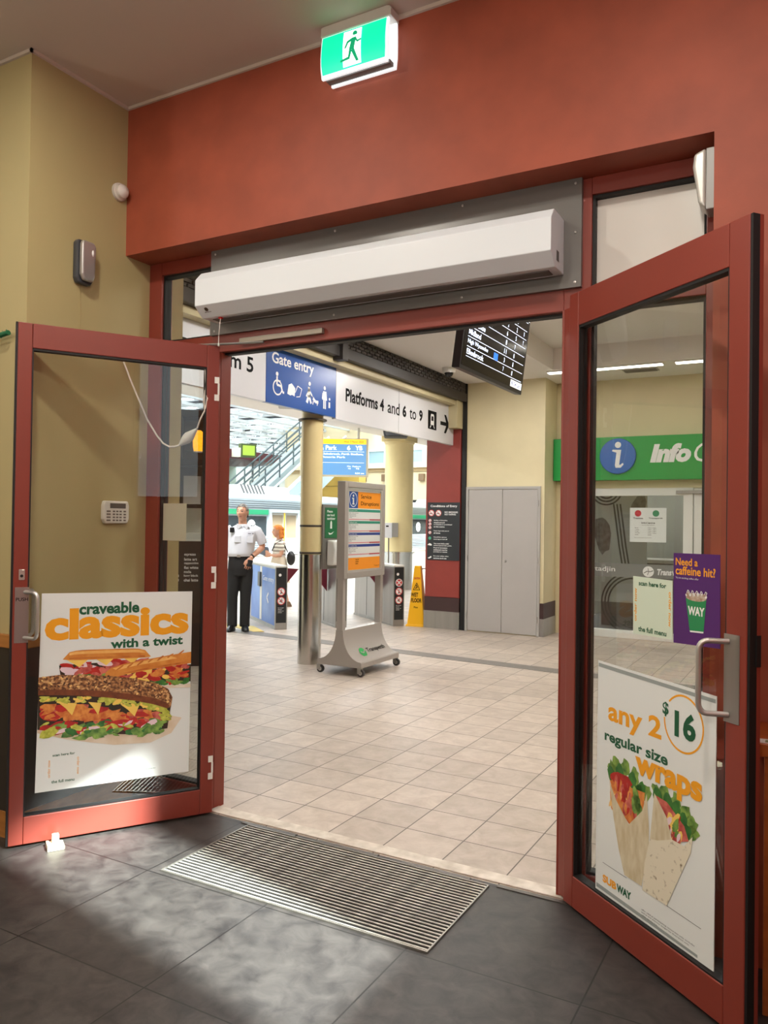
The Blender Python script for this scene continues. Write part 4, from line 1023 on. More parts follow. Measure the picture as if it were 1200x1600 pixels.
sym(sg, cy, cz, [([(5.955, 2.84), (5.955, 2.76), (6.02, 2.755), (6.045, 2.70), (6.07, 2.70)], 0.022), ([(5.955, 2.80), (6.01, 2.798)], 0.016)], [(5.955, 2.862, 0.020, None), (5.965, 2.735, 0.075, 0.060)], name='wheelchair_symbol')
sym(sg, cy, cz, [([(6.25, 2.73), (6.29, 2.80), (6.36, 2.78), (6.33, 2.70), (6.27, 2.69)], 0.008)], [], [[(6.12, 2.70), (6.14, 2.79), (6.19, 2.81), (6.25, 2.77), (6.24, 2.69), (6.20, 2.70), (6.17, 2.69)]], name='hand_and_card_symbol')
sym(sg, cy, cz, [([(6.44, 2.72), (6.485, 2.80), (6.54, 2.74)], 0.018), ([(6.485, 2.82), (6.485, 2.74), (6.45, 2.66)], 0.034), ([(6.485, 2.74), (6.525, 2.66)], 0.026), ([(6.56, 2.72), (6.60, 2.69), (6.655, 2.69)], 0.03), ([(6.565, 2.69), (6.555, 2.655)], 0.014), ([(6.64, 2.69), (6.635, 2.655)], 0.014), ([(6.54, 2.74), (6.58, 2.72)], 0.006)], [(6.495, 2.855, 0.020, None)], name='person_and_dog_symbol')
sym(sg, cy, cz, [([(6.755, 2.74), (6.755, 2.64)], 0.02), ([(6.785, 2.74), (6.785, 2.64)], 0.02), ([(6.86, 2.72), (6.86, 2.66)], 0.03), ([(6.735, 2.80), (6.725, 2.74)], 0.014)], [(6.768, 2.853, 0.020, None), (6.862, 2.752, 0.014, None)], [[(6.74, 2.82), (6.80, 2.82), (6.815, 2.73), (6.725, 2.73)]], name='adult_and_child_symbol')
sp_, cy, cz = hang_sign('platforms_sign', 'white hanging sign for platforms 4 and 6 to 9', 6.991, 10.035, 2.565, 3.14, SIGNW)
for body, a, b_, bo in (('Platforms 4', 7.178, 8.03, 0.03), ('and', 8.12, 8.42, 0.01), ('6', 8.50, 8.60, 0.045), ('to', 8.69, 8.87, 0.01), ('9', 8.955, 9.055, 0.045)):
    z0_, z1_ = (2.775, 2.922)
    if body == 'to': z1_ = 2.900
    if body == 'Platforms 4': pass
    text_mb(body, a-cy, b_-cy, z0_-cz, z1_-cz, -0.0015, bold=bo).build('lettering', PRINTBLACK, sp_)
pp = MB().flat([(9.219-cy, 2.712-cz), (9.475-cy, 2.712-cz), (9.475-cy, 2.955-cz), (9.219-cy, 2.955-cz)], -0.0012).build('pictogram', PRINTBLACK, sp_)
mb = MB(); mb.prism([(9.295-cy, 2.77-cz), (9.40-cy, 2.77-cz), (9.40-cy, 2.89-cz), (9.385-cy, 2.915-cz), (9.31-cy, 2.915-cz), (9.295-cy, 2.89-cz)], 'y', -0.002, -0.0014)
mb.stroke([(9.31-cy, 2.765-cz), (9.28-cy, 2.73-cz)], 0.015, -0.002); mb.stroke([(9.385-cy, 2.765-cz), (9.415-cy, 2.73-cz)], 0.015, -0.002)
mb.build('train_symbol', PRINTWHITE, pp)
MB().flat([(9.315-cy, 2.825-cz), (9.38-cy, 2.825-cz), (9.375-cy, 2.885-cz), (9.32-cy, 2.885-cz)], -0.0026).build('train_window', PRINTBLACK, pp)
sym(sp_, cy, cz, [([(9.60, 2.83), (9.83, 2.83)], 0.05)], [], [[(9.72, 2.955), (9.78, 2.955), (9.885, 2.83), (9.78, 2.705), (9.72, 2.705), (9.80, 2.83)]], mat=PRINTBLACK, name='arrow')
MB().box(8.40-cy, 8.406-cy, -0.0012, 0, 0.0, 0.575).build('panel_joint', M('joint_grey', (150, 150, 152), 0.5), sp_)

# ---- departure screen: faces +x and tips down
sd = thing('departure_screen', 'black departures screen tilted down from the concourse ceiling', 'display screen', (-2.02, 5.22, 2.515), 90)
Tt = Matrix.Rotation(R(7), 4, 'X')
w_ = 0.585
def tb(*a, m=0): return MB().box(*a, m, Tt)
tb(-w_-0.015, w_+0.015, 0, 0.055, -0.035, 0.66).build('case', M('screen_case', (20, 20, 22), 0.35), sd, bevel=0.004)
tb(-w_+0.005, w_-0.005, -0.002, 0, -0.010, 0.645).build('display', M('screen_face', (14, 15, 18), 0.12), sd)
tb(-0.2, 0.2, 0.055, 0.10, 0.2, 0.5).build('mount', BLACK, sd)
MB().box(-0.03, 0.03, 0.02, 0.08, 0.45, 1.164).build('pole', BLACK, sd)
EMT = em('lit_screen_text', (214, 226, 250), 1.7)
rows = ['Ellenbrook', 'High Wycombe', 'Midland', 'Fremantle', 'Victoria Park', 'Armadale', 'Butler', 'Mandurah']
nums = [('7', '8', ''), ('3', '8', ''), ('11', '8', ''), ('1', '7', ''), ('6', '5', 'Y'), ('2', '2', 'W'), ('1', '1', ''), ('9', '1', '')]
mbt = MB(); mbl = MB()
for i, n_ in enumerate(rows):
    z_ = 0.070 + i*0.064
    text_mb(n_, -0.520, -0.520+len(n_)*0.029, z_, z_+0.036, -0.003, mbt, 0, 0.015, T=Tt)
    mbl.box(-0.525, 0.548, -0.003, -0.0022, z_-0.016, z_-0.0125, 0, Tt)
    for q, xx in zip(nums[i], (0.140, 0.322, 0.480)):
        if q: text_mb(q, xx-0.012*(len(q)-1), xx+0.020+0.012*(len(q)-1), z_, z_+0.034, -0.003, mbt, 0, 0.01, T=Tt)
mbt.build('lettering', EMT, sd); mbl.build('rule_line', EMT, sd)
tb(0.330, 0.570, -0.003, -0.0022, -0.006, 0.044).build('clock_panel', em('lit_clock_white', (236, 240, 246), 1.0), sd)
text_mb('8:54 am', 0.345, 0.555, 0.004, 0.034, -0.0036, bold=0.01, T=Tt).build('clock_lettering', M('clock_blue', (30, 60, 140), 0.4), sd)
tb(-0.056, 0.022, -0.003, -0.0022, 0.118, 0.168).build('blue_symbol', em('lit_blue', (30, 110, 230), 0.9), sd)
tb(0.368, 0.575, -0.003, -0.0022, 0.515, 0.548).build('header_panel', em('lit_clock_white', (236, 240, 246), 1.0), sd)

# ---- columns under the sign line
YEL = M('column_yellow', (226, 207, 154), 0.3, var=0.03, scale=4)
SLEEVE = M('bright_steel', (206, 204, 200), 0.22, 1.0, var=0.05, scale=10, stretch=(1, 1, 0.04))
c1 = thing('steel_clad_column', 'slim yellow column with tall steel sleeve left of the service stand', 'column', (-4.655, 6.83, 0))
MB().lathe([(0.122, 0), (0.122, 1.135)], n=32).build('steel_sleeve', SLEEVE, c1, smooth=True)
MB().lathe([(0.114, 1.135), (0.114, 3.40)], n=32).build('shaft', YEL, c1, smooth=True)
for z in (1.14, 1.42): MB().lathe([(0.117, z), (0.119, z+0.006), (0.119, z+0.018), (0.117, z+0.022)], n=32).build('band', M('band_dark', (70, 62, 50), 0.5), c1, smooth=True)
MB().lathe([(0.15, 2.53), (0.15, 2.545)], n=32).build('collar', M('band_dark', (70, 62, 50), 0.5), c1)
hs = thing('sanitizer_board', 'grey backboard with green hand sanitiser notice fixed to the slim column', 'notice board', (-4.515, 6.99, 0.98), 90)
MB().box(-0.145, 0.135, 0, 0.018, 0, 0.675).build('backboard', M('board_grey', (128, 124, 118), 0.4, 0.3), hs)
n_ = MB().box(-0.110, 0.128, -0.004, 0, 0.325, 0.645).build('notice', M('notice_green', (20, 104, 58), 0.45), hs)
lines_mb(['Please', 'use hand', 'sanitiser'], -0.075, 0.620, 0.026, 0.012, -0.005, cw=0.68).build('lettering', PRINTWHITE, n_)
mb = MB(); mb.box(-0.012, 0.022, -0.005, -0.004, 0.425, 0.495); mb.box(-0.004, 0.014, -0.005, -0.004, 0.495, 0.507); mb.flat([(-0.05, 0.385), (0.0, 0.375), (0.06, 0.395), (0.02, 0.365), (-0.03, 0.36)], -0.005)
mb.build('bottle_and_hand_symbol', PRINTWHITE, n_)
sdp = thing('sanitizer_dispenser', 'white wall dispenser with red drop under the green notice', 'dispenser', (-4.511, 7.035, 1.02), 90)
mb = MB(); mb.prism([(-0.05, 0.0), (-0.085, 0.02), (-0.10, 0.16), (-0.085, 0.25), (-0.02, 0.265), (0, 0.265), (0, 0)], 'x', -0.115, 0.095)
mb.build('body', M('dispenser_white', (232, 230, 224), 0.3), sdp, bevel=0.012, seg=3)
MB().lathe([(0.0, -0.1012), (0.022, -0.1012), (0.022, -0.098)], (0.04, 0, 0.09), 16, axis='y').build('red_drop', M('drop_red', (120, 22, 26), 0.3), sdp)
MB().prism([(0.018, 0.10), (0.062, 0.10), (0.040, 0.16)], 'y', -0.1015, -0.094).build('drop_tip', M('drop_red', (120, 22, 26), 0.3), sdp)
c2 = thing('yellow_hall_column', 'broad yellow round column with steel foot standing out in the hall', 'column', (-8.25, 15.57, 0))
MB().lathe([(0.325, 0), (0.325, 0.80), (0.37, 0.805), (0.37, 0.83), (0.325, 0.84)], n=40).build('steel_foot', SLEEVE, c2, smooth=True)
MB().lathe([(0.318, 0.84), (0.318, 3.22), (0.34, 3.24), (0.34, 3.28)], n=40).build('shaft', YEL, c2, smooth=True)
MB().box(-0.30, 0.30, -0.30, 0.30, 3.28, 3.40).build('cap', M('cap_cream', (206, 186, 134), 0.5), c2)
cbx = thing('control_box', 'small white control box on a cable beside the broad yellow column', 'control box', (-8.16, 15.12, 1.14), 40)
MB().box(-0.24, -0.02, -0.08, 0.06, 0, 0.33).build('box', M('box_white', (222, 222, 226), 0.4), cbx, bevel=0.01)
MB().box(-0.16, -0.10, -0.085, -0.08, 0.24, 0.27).build('label', PRINTBLACK, cbx)
MB().box(-0.02, 0.12, -0.05, 0.10, 0.02, 0.33).build('side_box', M('box_grey', (150, 146, 140), 0.4), cbx)
MB().tube([(-0.08, 0, 0), (-0.08, 0, -1.14)], 0.015, 8).build('conduit', M('conduit_grey', (120, 112, 100), 0.5), cbx)

# ---- service disruption stand
ss = thing('service_stand', 'grey wheeled sign stand with orange service disruption poster', 'sign stand', (-4.05, 6.86, 0), 90)
SGM = M('stand_grey', (170, 164, 158), 0.42, 0.15)
pr = [(-0.25, 0.085), (-0.25, 0.135)]
for k in range(9):
    a = k/8*math.pi/2
    pr.append((-0.245+0.205*(1-math.cos(a))*1.0, 0.135+0.295*(math.sin(a)**1.0) if False else 0.135+0.295*(1-math.cos(a))**1.0*1.0))
# concave flare from the toe up to the posts
pr = [(-0.25, 0.085), (-0.25, 0.13)] + [(-0.24+0.20*math.sin(t), 0.14+0.29*(1-math.cos(t))) for t in [k/10*math.pi/2 for k in range(11)]]
pr = pr + [(-q[0], q[1]) for q in reversed(pr)]
b_ = MB().prism(pr, 'x', -0.405, 0.36).build('base', SGM, ss, smooth=True, sharp=30)
Tl = Matrix.Translation((0, 0, 0))
for x in (-0.405, 0.335):
    MB().box(x, x+0.055, -0.035, 0.035, 0.43, 0.935).build('post', SGM, ss, bevel=0.004)
rects_frame(MB(), -0.405, 0.40, 0.925, 1.876, 0.058, -0.045, 0.045).build('frame', SGM, ss, bevel=0.004)
rects_frame(MB(), -0.347, 0.342, 0.983, 1.818, 0.022, -0.040, -0.030).build('inner_frame', M('frame_silver', (190, 188, 182), 0.35, 0.4), ss)
sp2 = MB().box(-0.347, 0.342, -0.028, 0.030, 0.983, 1.818).build('poster', PAPER, ss)
ORG = M('print_orange', (240, 150, 30), 0.5); TEAL = M('print_teal2', (44, 142, 116), 0.5); NAVY = M('print_navy', (34, 60, 140), 0.5); CRIM = M('print_crimson', (176, 48, 60), 0.5)
yq2 = -0.0285
MB().box(-0.318, -0.135, yq2, -0.028, 1.615, 1.78).build('blue_block', M('print_blue', (24, 74, 150), 0.5), sp2)
MB().disc(-0.226, 1.70, 0.074, yq2-0.0006, 0, 28, 0.066).build('ring', PRINTWHITE, sp2)
mb = MB(); mb.disc(-0.226, 1.738, 0.012, yq2-0.0006); mb.box(-0.238, -0.214, yq2-0.0008, yq2, 1.655, 1.715); mb.box(-0.25, -0.214, yq2-0.0008, yq2, 1.705, 1.717); mb.box(-0.246, -0.204, yq2-0.0008, yq2, 1.65, 1.662); mb.build('letter_i', PRINTWHITE, sp2)
MB().box(-0.135, 0.318, yq2, -0.028, 1.615, 1.78).build('orange_block', ORG, sp2)
text_mb('Service', -0.08, 0.13, 1.715, 1.755, yq2-0.0006, bold=0.01).build('lettering', PRINTBLACK, sp2)
text_mb('Disruptions', -0.08, 0.285, 1.635, 1.685, yq2-0.0006, bold=0.01).build('lettering', PRINTBLACK, sp2)
for i, m_ in enumerate((TEAL, TEAL, NAVY, NAVY)):
    zt = 1.605-i*0.116
    MB().box(-0.318, 0.318, yq2, -0.028, zt-0.026, zt).build('heading_bar', m_, sp2)
    text_mb(('Airport Line', 'Midland Line', 'Thornlie Line', 'Armadale Line')[i], -0.305, -0.15, zt-0.019, zt-0.007, yq2-0.0006).build('lettering', PRINTWHITE, sp2)
    lines_mb(['Major works in progress', 'Plan your journey', 'Replacement buses', 'running'], -0.30, zt-0.033, 0.010, 0.005, yq2-0.0006, cw=0.75).build('small_print', M('print_grey_dark', (70, 74, 80), 0.5), sp2)
    MB().box(-0.318, 0.10, yq2, -0.028, zt-0.105, zt-0.096).build('rule_line', M('print_rose', (214, 130, 140), 0.5), sp2)
    MB().box(0.10, 0.318, yq2, -0.028, zt-0.108, zt-0.095).build('rule_line', CRIM, sp2)
MB().box(-0.318, 0.318, yq2, -0.028, 1.006, 1.125).build('orange_footer', ORG, sp2)
lines_mb(['Scan for', 'service', 'alerts'], -0.17, 1.112, 0.013, 0.007, yq2-0.0006, cw=0.65).build('small_print', PRINTBLACK, sp2)
text_mb('Transperth', 0.20, 0.31, 1.025, 1.04, yq2-0.0006).build('lettering', PRINTBLACK, sp2)
# logo on the curved base: tangent there about 40 degrees from the floor
tA = 0.62
py, pz = -0.24+0.20*math.sin(tA), 0.14+0.29*(1-math.cos(tA))
sl = math.atan2(0.29*math.sin(tA), 0.20*math.cos(tA))
Tg = Matrix.Translation((0, py-0.0015, pz+0.0015)) @ Matrix.Rotation(sl-math.pi/2, 4, 'X')
mb = MB(); mb.disc(-0.165, 0.0, 0.055, -0.004, 0, 24, T=Tg); mb.build('logo', M('logo_bright_green', (40, 160, 80), 0.5), b_)
mb = MB(); mb.stroke([(-0.20, 0.01), (-0.16, -0.01), (-0.12, 0.02)], 0.012, -0.006, T=Tg); mb.build('logo_line', SGM, b_)
text_mb('Transperth', -0.085, 0.27, -0.03, 0.035, -0.005, bold=0.01, T=Tg).build('lettering', PRINTBLACK, b_)
RUB = M('caster_tyre', (60, 58, 58), 0.5)
for cx_, cy_ in ((-0.385, 0.235), (0.335, 0.235), (-0.30, -0.225), (0.335, -0.225)):
    if cx_ == -0.30: cx_ = -0.385
    w1 = MB().lathe([(0.012, -0.014), (0.036, -0.014), (0.038, 0), (0.036, 0.014), (0.012, 0.014)], (cx_, cy_-0.012, 0.038), 18, axis='x').build('caster', RUB, ss, smooth=True)
    MB().lathe([(0.0, -0.016), (0.020, -0.016), (0.020, 0.016), (0.0, 0.016)], (cx_, cy_-0.012, 0.038), 14, axis='x').build('hub', CHROME, w1, smooth=True)
    mb = MB(); mb.box(cx_-0.022, cx_-0.018, cy_-0.02, cy_+0.02, 0.03, 0.082); mb.box(cx_+0.018, cx_+0.022, cy_-0.02, cy_+0.02, 0.03, 0.082); mb.box(cx_-0.022, cx_+0.022, cy_-0.02, cy_+0.022, 0.078, 0.086)
    mb.build('fork', STEEL, w1)

# ---- ticket gates, long axis away from the shop
def gate(x, y, label, blue, roundels):
    g = thing('ticket_gate', label, 'ticket gate', (x, y, 0), 53, group='ticket gates in the row')
    H_ = 0.87
    MB().box(-0.075, 0.075, 0.012, 1.50, 0.03, H_-0.03).build('body', STEEL, g, bevel=0.003)
    MB().box(-0.085, 0.085, 0, 1.52, H_-0.03, H_).build('top', M('gate_top', (214, 212, 204), 0.35), g, bevel=0.008)
    MB().box(-0.085, 0.085, 0, 1.51, 0, 0.03).build('plinth', STEEL, g)
    mb = MB(); mb.box(-0.085, -0.072, -0.004, 0.02, 0.03, H_-0.03); mb.box(0.072, 0.085, -0.004, 0.02, 0.03, H_-0.03); mb.box(-0.072, 0.072, -0.004, 0.012, 0.03, 0.09)
    mb.build('end_trim', STEEL, g)
    f_ = MB().box(-0.072, 0.072, -0.002, 0.012, 0.09, H_-0.03).build('end_panel', M('gate_black', (34, 36, 38), 0.35), g)
    zc_ = 0.50
    for i, (kind) in enumerate(roundels):
        z_ = 0.62-0.125*i if len(roundels) == 3 else 0.515-0.125*i
        if kind == 'cross':
            mb = MB(); mb.disc(0, z_, 0.056, -0.003, 1, 24); mb.disc(0, z_, 0.056, -0.0034, 0, 24, 0.046)
            mb.stroke([(-0.028, z_-0.028), (0.028, z_+0.028)], 0.016, -0.0034, 0); mb.stroke([(-0.028, z_+0.028), (0.028, z_-0.028)], 0.016, -0.0034, 0)
        else: mb = no_icon(MB(), 0, z_, 0.056, -0.003, kind)
        mb.build('prohibition_symbol', ICON, f_)
    lines_mb(['No running', 'skating', 'cycling or', 'smoking'], -0.045, 0.30, 0.014, 0.007, -0.0026, cw=0.6).build('lettering', PRINTWHITE, f_)
    MB().disc(-0.02, 0.74, 0.02, -0.003).build('reader_symbol', PRINTWHITE, f_)
    Tside = Matrix.Translation((-0.0765, 0, 0)) @ Matrix.Rotation(R(-90), 4, 'Z')
    if blue:
        s_ = MB().box(-0.0785, -0.075, 0.06, 1.30, 0.05, H_-0.05).build('side_panel', M('gate_blue', (36, 92, 176), 0.35, rgb2=(112, 152, 214), scale=1.6, contrast=(0.3, 0.75)), g)
        text_mb('Gate entry', -0.66, -0.10, 0.61, 0.70, -0.0030, bold=0.0, T=Tside).build('lettering', PRINTWHITE, s_)
        mb = MB(); mb.stroke([(-0.36, 0.47), (-0.44, 0.40), (-0.36, 0.33)], 0.03, -0.0030, T=Tside); mb.build('arrow', PRINTWHITE, s_)
        MB().box(-0.082, -0.076, 0.70, 0.80, 0.06, H_-0.05).build('side_post', M('gate_top', (214, 212, 204), 0.35), g)
        MB().box(-0.11, -0.078, 0.72, 0.84, 0.53, 0.74).build('card_reader', M('reader_dark', (70, 74, 76), 0.35), g, bevel=0.01)
    else:
        for y0_ in (0.5, 1.0): MB().box(-0.0775, -0.075, y0_, y0_+0.008, 0.05, H_-0.05).build('side_seam', M('seam_dark', (60, 58, 56), 0.5), g)
    return g
MAR = M('paddle_maroon', (104, 26, 44), 0.35)
def paddle(g, side, y):
    s = side
    MB().prism([(s*0.085, 0.82), (s*0.36, 0.80), (s*0.085, 0.48)], 'y', y, y+0.02).build('paddle', MAR, g, bevel=0.004)
g1 = gate(-6.40, 8.70, 'ticket gate with blue side panel beside the white shirted guard', True, ['walk', 'run'])
g2 = gate(-5.83, 9.33, 'steel ticket gate half hidden behind the slim column and stand', False, ['walk', 'run'])
g3 = gate(-5.25, 9.95, 'steel ticket gate with three red symbols left of the wet floor cone', False, ['cross', 'walk', 'run'])
paddle(g1, 1, 0.35); paddle(g2, -1, 0.35); paddle(g2, 1, 0.35); paddle(g3, -1, 0.45)
rl = thing('barrier_rail', 'thin steel barrier rail between the last gate and the red pillar', 'rail', (-4.95, 10.75, 0), 53)
mb = MB()
mb.tube([(-0.45, 0, 0), (-0.45, 0, 0.80), (0.10, 0, 0.80), (0.10, 0, 0)], 0.016, 8); mb.build('hoop', STEEL, rl)
MB().tube([(-0.45, 0, 0.25), (0.10, 0, 0.25)], 0.012, 8).build('cross_bar', STEEL, rl)
# wet floor cone
wf = thing('wet_floor_cone', 'yellow wet floor cone standing against the red pillar', 'cone', (-5.055, 10.17, 0), 12)
CY = M('cone_yellow', (238, 178, 16), 0.4)
def pyramid(mb, b, t, z0, z1, m=0):
    vs = []
    for h, z in ((b, z0), (t, z1)): vs += [(-h, -h, z), (h, -h, z), (h, h, z), (-h, h, z)]
    return mb.add(vs, [(3, 2, 1, 0), (4, 5, 6, 7), (0, 1, 5, 4), (1, 2, 6, 5), (2, 3, 7, 6), (3, 0, 4, 7)], m)
pyramid(MB(), 0.125, 0.045, 0.02, 0.86).build('body', CY, wf, bevel=0.008)
pyramid(MB(), 0.145, 0.135, 0.0, 0.03).build('foot', CY, wf, bevel=0.004)
sl2 = math.atan2(0.08, 0.84)
Tw = Matrix.Translation((0, -0.127, 0.02)) @ Matrix.Rotation(-sl2, 4, 'X')
text_mb('WET\nFLOOR', -0.078, 0.078, 0.32, 0.46, -0.002, bold=0.03, T=Tw).build('lettering', PRINTBLACK, wf)
text_mb('CAUTION', -0.045, 0.045, 0.65, 0.68, -0.002, bold=0.03, T=Tw).build('lettering', M('print_red', (190, 50, 30), 0.5), wf)
text_mb('Piso', -0.03, 0.03, 0.24, 0.265, -0.002, bold=0.02, T=Tw).build('lettering', PRINTBLACK, wf)
mb = MB(); mb.stroke([(-0.048, 0.50), (0.0, 0.60), (0.048, 0.50), (-0.048, 0.50)], 0.008, -0.002, T=Tw); mb.stroke([(-0.01, 0.57), (0.012, 0.54), (-0.02, 0.52)], 0.012, -0.002, T=Tw)
mb.build('slip_symbol', PRINTBLACK, wf)
# grey drainage band and yellow tactile strip on the concourse floor
bd = MB().prism([(-7.6, 8.20), (-7.6, 8.45), (-2.2, 7.92), (2.0, 7.60), (2.0, 7.42), (-2.2, 7.70)], 'z', 0.0, 0.003)
struct('trim_12', bd, M('grey_paver', (112, 106, 100), 0.5, var=0.12, scale=10), 'darker grey paver band crossing the concourse floor', 'floor band')
tp = MB().prism([(-7.6, 8.35), (-7.6, 8.75), (-6.9, 8.75), (-6.45, 8.40), (-6.55, 8.30), (-7.0, 8.50)], 'z', 0.0, 0.006)
struct('trim_13', tp, M('tactile_yellow', (206, 178, 92), 0.6), 'yellow tactile strip by the guard feet', 'floor band')

# ================================================================== THE STATION HALL
# roof: translucent glazing over white trusses
mb = MB(); mb.box(-70, -11, 4, 84, 9.6, 9.65)
struct('ceiling', mb, translucent_mat('roof_glazing', (236, 240, 242), 0.72), 'translucent glazed roof of the station hall', 'roof')
mb = MB(); TRW = 0
rn = random.Random(5)
for i in range(26):
    x = -14-i*2.1
    for z in (8.35, 9.35): mb.box(x-0.09, x+0.09, 4, 84, z-0.09, z+0.09, 0)
    for j in range(40):
        y = 4+j*2.0
        mb.tube([(x, y, 8.35), (x, y+1.0, 9.35), (x, y+2.0, 8.35)], 0.045, 4, 0)
for j in range(95):
    y = 5+j*0.83; z = rn.uniform(8.45, 9.3); k = rn.choice((0, 0, 1, 2)); x0 = -70+rn.uniform(0, 8)
    while x0 < -14:
        L_ = rn.uniform(3, 9); mb.box(x0, min(x0+L_, -13), y-0.06, y+0.06, z-0.07, z+0.07, k); x0 += L_+rn.uniform(0.3, 2.5); z = rn.uniform(8.45, 9.3); k = rn.choice((0, 0, 1, 2))
for j in range(28):
    y = 6+j*2.8
    mb.box(-70, -12, y-0.07, y+0.07, 8.5, 8.64, 0); mb.box(-70, -12, y+1.3, y+1.36, 9.0, 9.06, 1)
struct('trim_14', mb, [M('truss_white', (206, 210, 212), 0.5), M('truss_grey', (96, 100, 104), 0.5), M('truss_dark', (40, 42, 46), 0.6)], 'dense white roof trusses of the station hall', 'roof truss')
mb = MB(); mb.box(-72, -8.3, 84, 84.4, 0, 12); mb.box(-72, -71.6, 0, 84, 0, 10); mb.box(-8.5, -8.3, 2.5, 18.2, 3.6, 10); mb.box(-8.5, -8.3, 18.2, 84, 0, 10); mb.box(-72, -8.5, 2.3, 2.5, 3.6, 10); mb.box(-8.3, -4.28, 18.0, 18.2, 0, 4); mb.box(-4.4, -4.28, 10.9, 18.0, 0, 4)  # includes unseen walls above and behind the canopy, added to block sun
struct('wall_hall_and_sunblock', mb, M('hall_white', (214, 214, 210), 0.7), 'distant pale walls of the station hall and unseen walls added to block the sun', 'wall')
# beige building closing the hall on the right
bb = thing('beige_hall_building', 'beige two storey building closing the hall beyond the columns', 'building', (-22.6, 50, 0))
BEI = M('beige_render', (222, 206, 170), 0.6, var=0.03, scale=0.6)
MB().box(-14, 14, 0, 4, 0, 9.2).build('wall', BEI, bb)
MB().box(-14.05, 14.05, -0.3, 0, 5.40, 5.65).build('string_course', M('beige_light', (228, 214, 186), 0.6), bb)
MB().box(-14.05, 14.05, -0.12, 0, 5.15, 5.40).build('shadow_band', M('beige_shadow', (176, 152, 112), 0.6), bb)  # shade under the string course painted as a darker beige strip
for x in (-6.5, -3.4, -0.3, 2.8, 5.9):
    w = rects_frame(MB(), x, x+1.5, 5.68, 6.75, 0.10, -0.12, 0.0).build('window', PRINTWHITE, bb)
    MB().box(x+0.10, x+1.40, -0.04, 0.0, 5.78, 6.65).build('pane', M('hall_window_glass', (150, 178, 186), 0.1), w)
for x in (-7.0, -5.2, -2.2, 1.0, 4.2): MB().box(x, x+0.4, -0.3, 0.0, 4.45, 4.95).build('bracket', M('bracket_brown', (120, 96, 70), 0.6), bb)
MB().box(-14, 14, -0.05, 0, 1.6, 3.1).build('dark_shopfronts', M('shop_dark', (44, 46, 48), 0.4), bb)
yb_ = thing('yellow_clad_block', 'yellow boarded block rising behind the train beside the slim column', 'building', (-25.5, 40.2, 0))
MB().box(-1.9, 1.5, 0, 0.8, 0, 4.35).build('wall', M('yellow_board', (230, 188, 92), 0.6, var=0.03, scale=1), yb_)
for z in (2.2, 2.9, 3.6): MB().box(-1.9, 1.5, -0.02, 0.0, z, z+0.05).build('board_joint', M('board_joint', (176, 140, 66), 0.6), yb_)

# mezzanine with glass front, and stairs in front of it
mz = thing('glazed_mezzanine', 'raised glazed walkway with maroon fascia beyond the train', 'mezzanine', (-30.3, 28, 0))
MB().box(-3, 1.6, -14, 12, 4.95, 5.45).build('fascia', M('fascia_maroon', (96, 38, 44), 0.5), mz)
MB().box(-3, 1.6, -14, 12, 2.6, 3.0).build('deck', M('deck_grey', (150, 152, 150), 0.6), mz)
MB().box(-3, -2.9, -14, 12, 3.0, 4.95).build('back_wall', M('mezz_teal', (186, 212, 206), 0.5), mz)
MB().box(1.2, 1.21, -14, 12, 3.0, 4.95).build('glass_front', GLASS, mz)
for i in range(11): MB().box(1.18, 1.26, -14+i*2.5, -13.92+i*2.5, 3.0, 4.95).build('mullion', M('mullion_grey', (92, 98, 100), 0.5), mz)
MB().box(-2.88, -2.8, 0.2, 2.4, 3.4, 4.3).build('advert_panel', M('advert_orange', (224, 128, 84), 0.5, rgb2=(70, 90, 120), scale=1.2), mz)
for y in (-12, -6, 0, 6, 11): MB().box(-0.3, 0.3, y-0.3, y+0.3, 0, 2.6).build('post', M('deck_grey', (150, 152, 150), 0.6), mz)
gs = thing('green_hall_sign', 'small dark green box sign on the maroon mezzanine edge', 'sign', (-27.9, 34.6, 5.0), 60)
MB().box(-0.4, 0.5, 0, 0.4, 0, 0.75).build('box', M('sign_olive', (62, 78, 28), 0.5), gs); MB().box(-0.3, 0.4, -0.02, 0, 0.1, 0.65).build('face', M('sign_lime', (160, 190, 60), 0.4), gs)
MB().box(-0.8, -0.42, 0, 0.4, 0, 0.5).build('side_box', M('sign_cream', (232, 228, 204), 0.5), gs)
sw = thing('hall_stairs', 'steel and glass stair flight climbing to the right beyond the train', 'stairs', (-26.6, 33.2, 3.0))
S_ = 0.62
RAILM = M('stair_rail_grey', (84, 96, 98), 0.4, 0.3)
sl_ = [(0, -0.6), (7, -0.6+7*S_), (7, 7*S_-0.95), (0, -0.95)]
MB().prism([(y, z) for y, z in sl_], 'x', -1.4, 0).build('flight', M('stair_grey', (176, 184, 184), 0.5), sw)
for xx in (0.02, -1.42):
    mb = MB()
    for off in (0.12, 0.55, -0.25): mb.tube([(xx, 0, off-0.0), (xx, 7, off+7*S_)], 0.045 if off != 0.12 else 0.06, 6)
    mb.build('handrail', RAILM, sw)
    for k in range(6): MB().tube([(xx, 0.0+k*1.3, -0.7+k*1.3*S_), (xx, 0.0+k*1.3, 0.55+k*1.3*S_)], 0.04, 6).build('baluster', RAILM, sw)
es = thing('escalator', 'pale escalator with light side panels right of the stairs', 'escalator', (-24.6, 33.6, 1.2))
MB().prism([(-1.5, 0), (6, 4.65), (6, 3.6), (-1.5, -1.0)], 'x', -1.2, 0).build('truss', M('escalator_pale', (196, 214, 218), 0.3), es)
for xx in (0.0, -1.2): MB().tube([(xx, -1.5, 0.7), (xx, 6, 5.35)], 0.06, 6).build('handrail', M('escalator_rail', (206, 216, 220), 0.3), es)
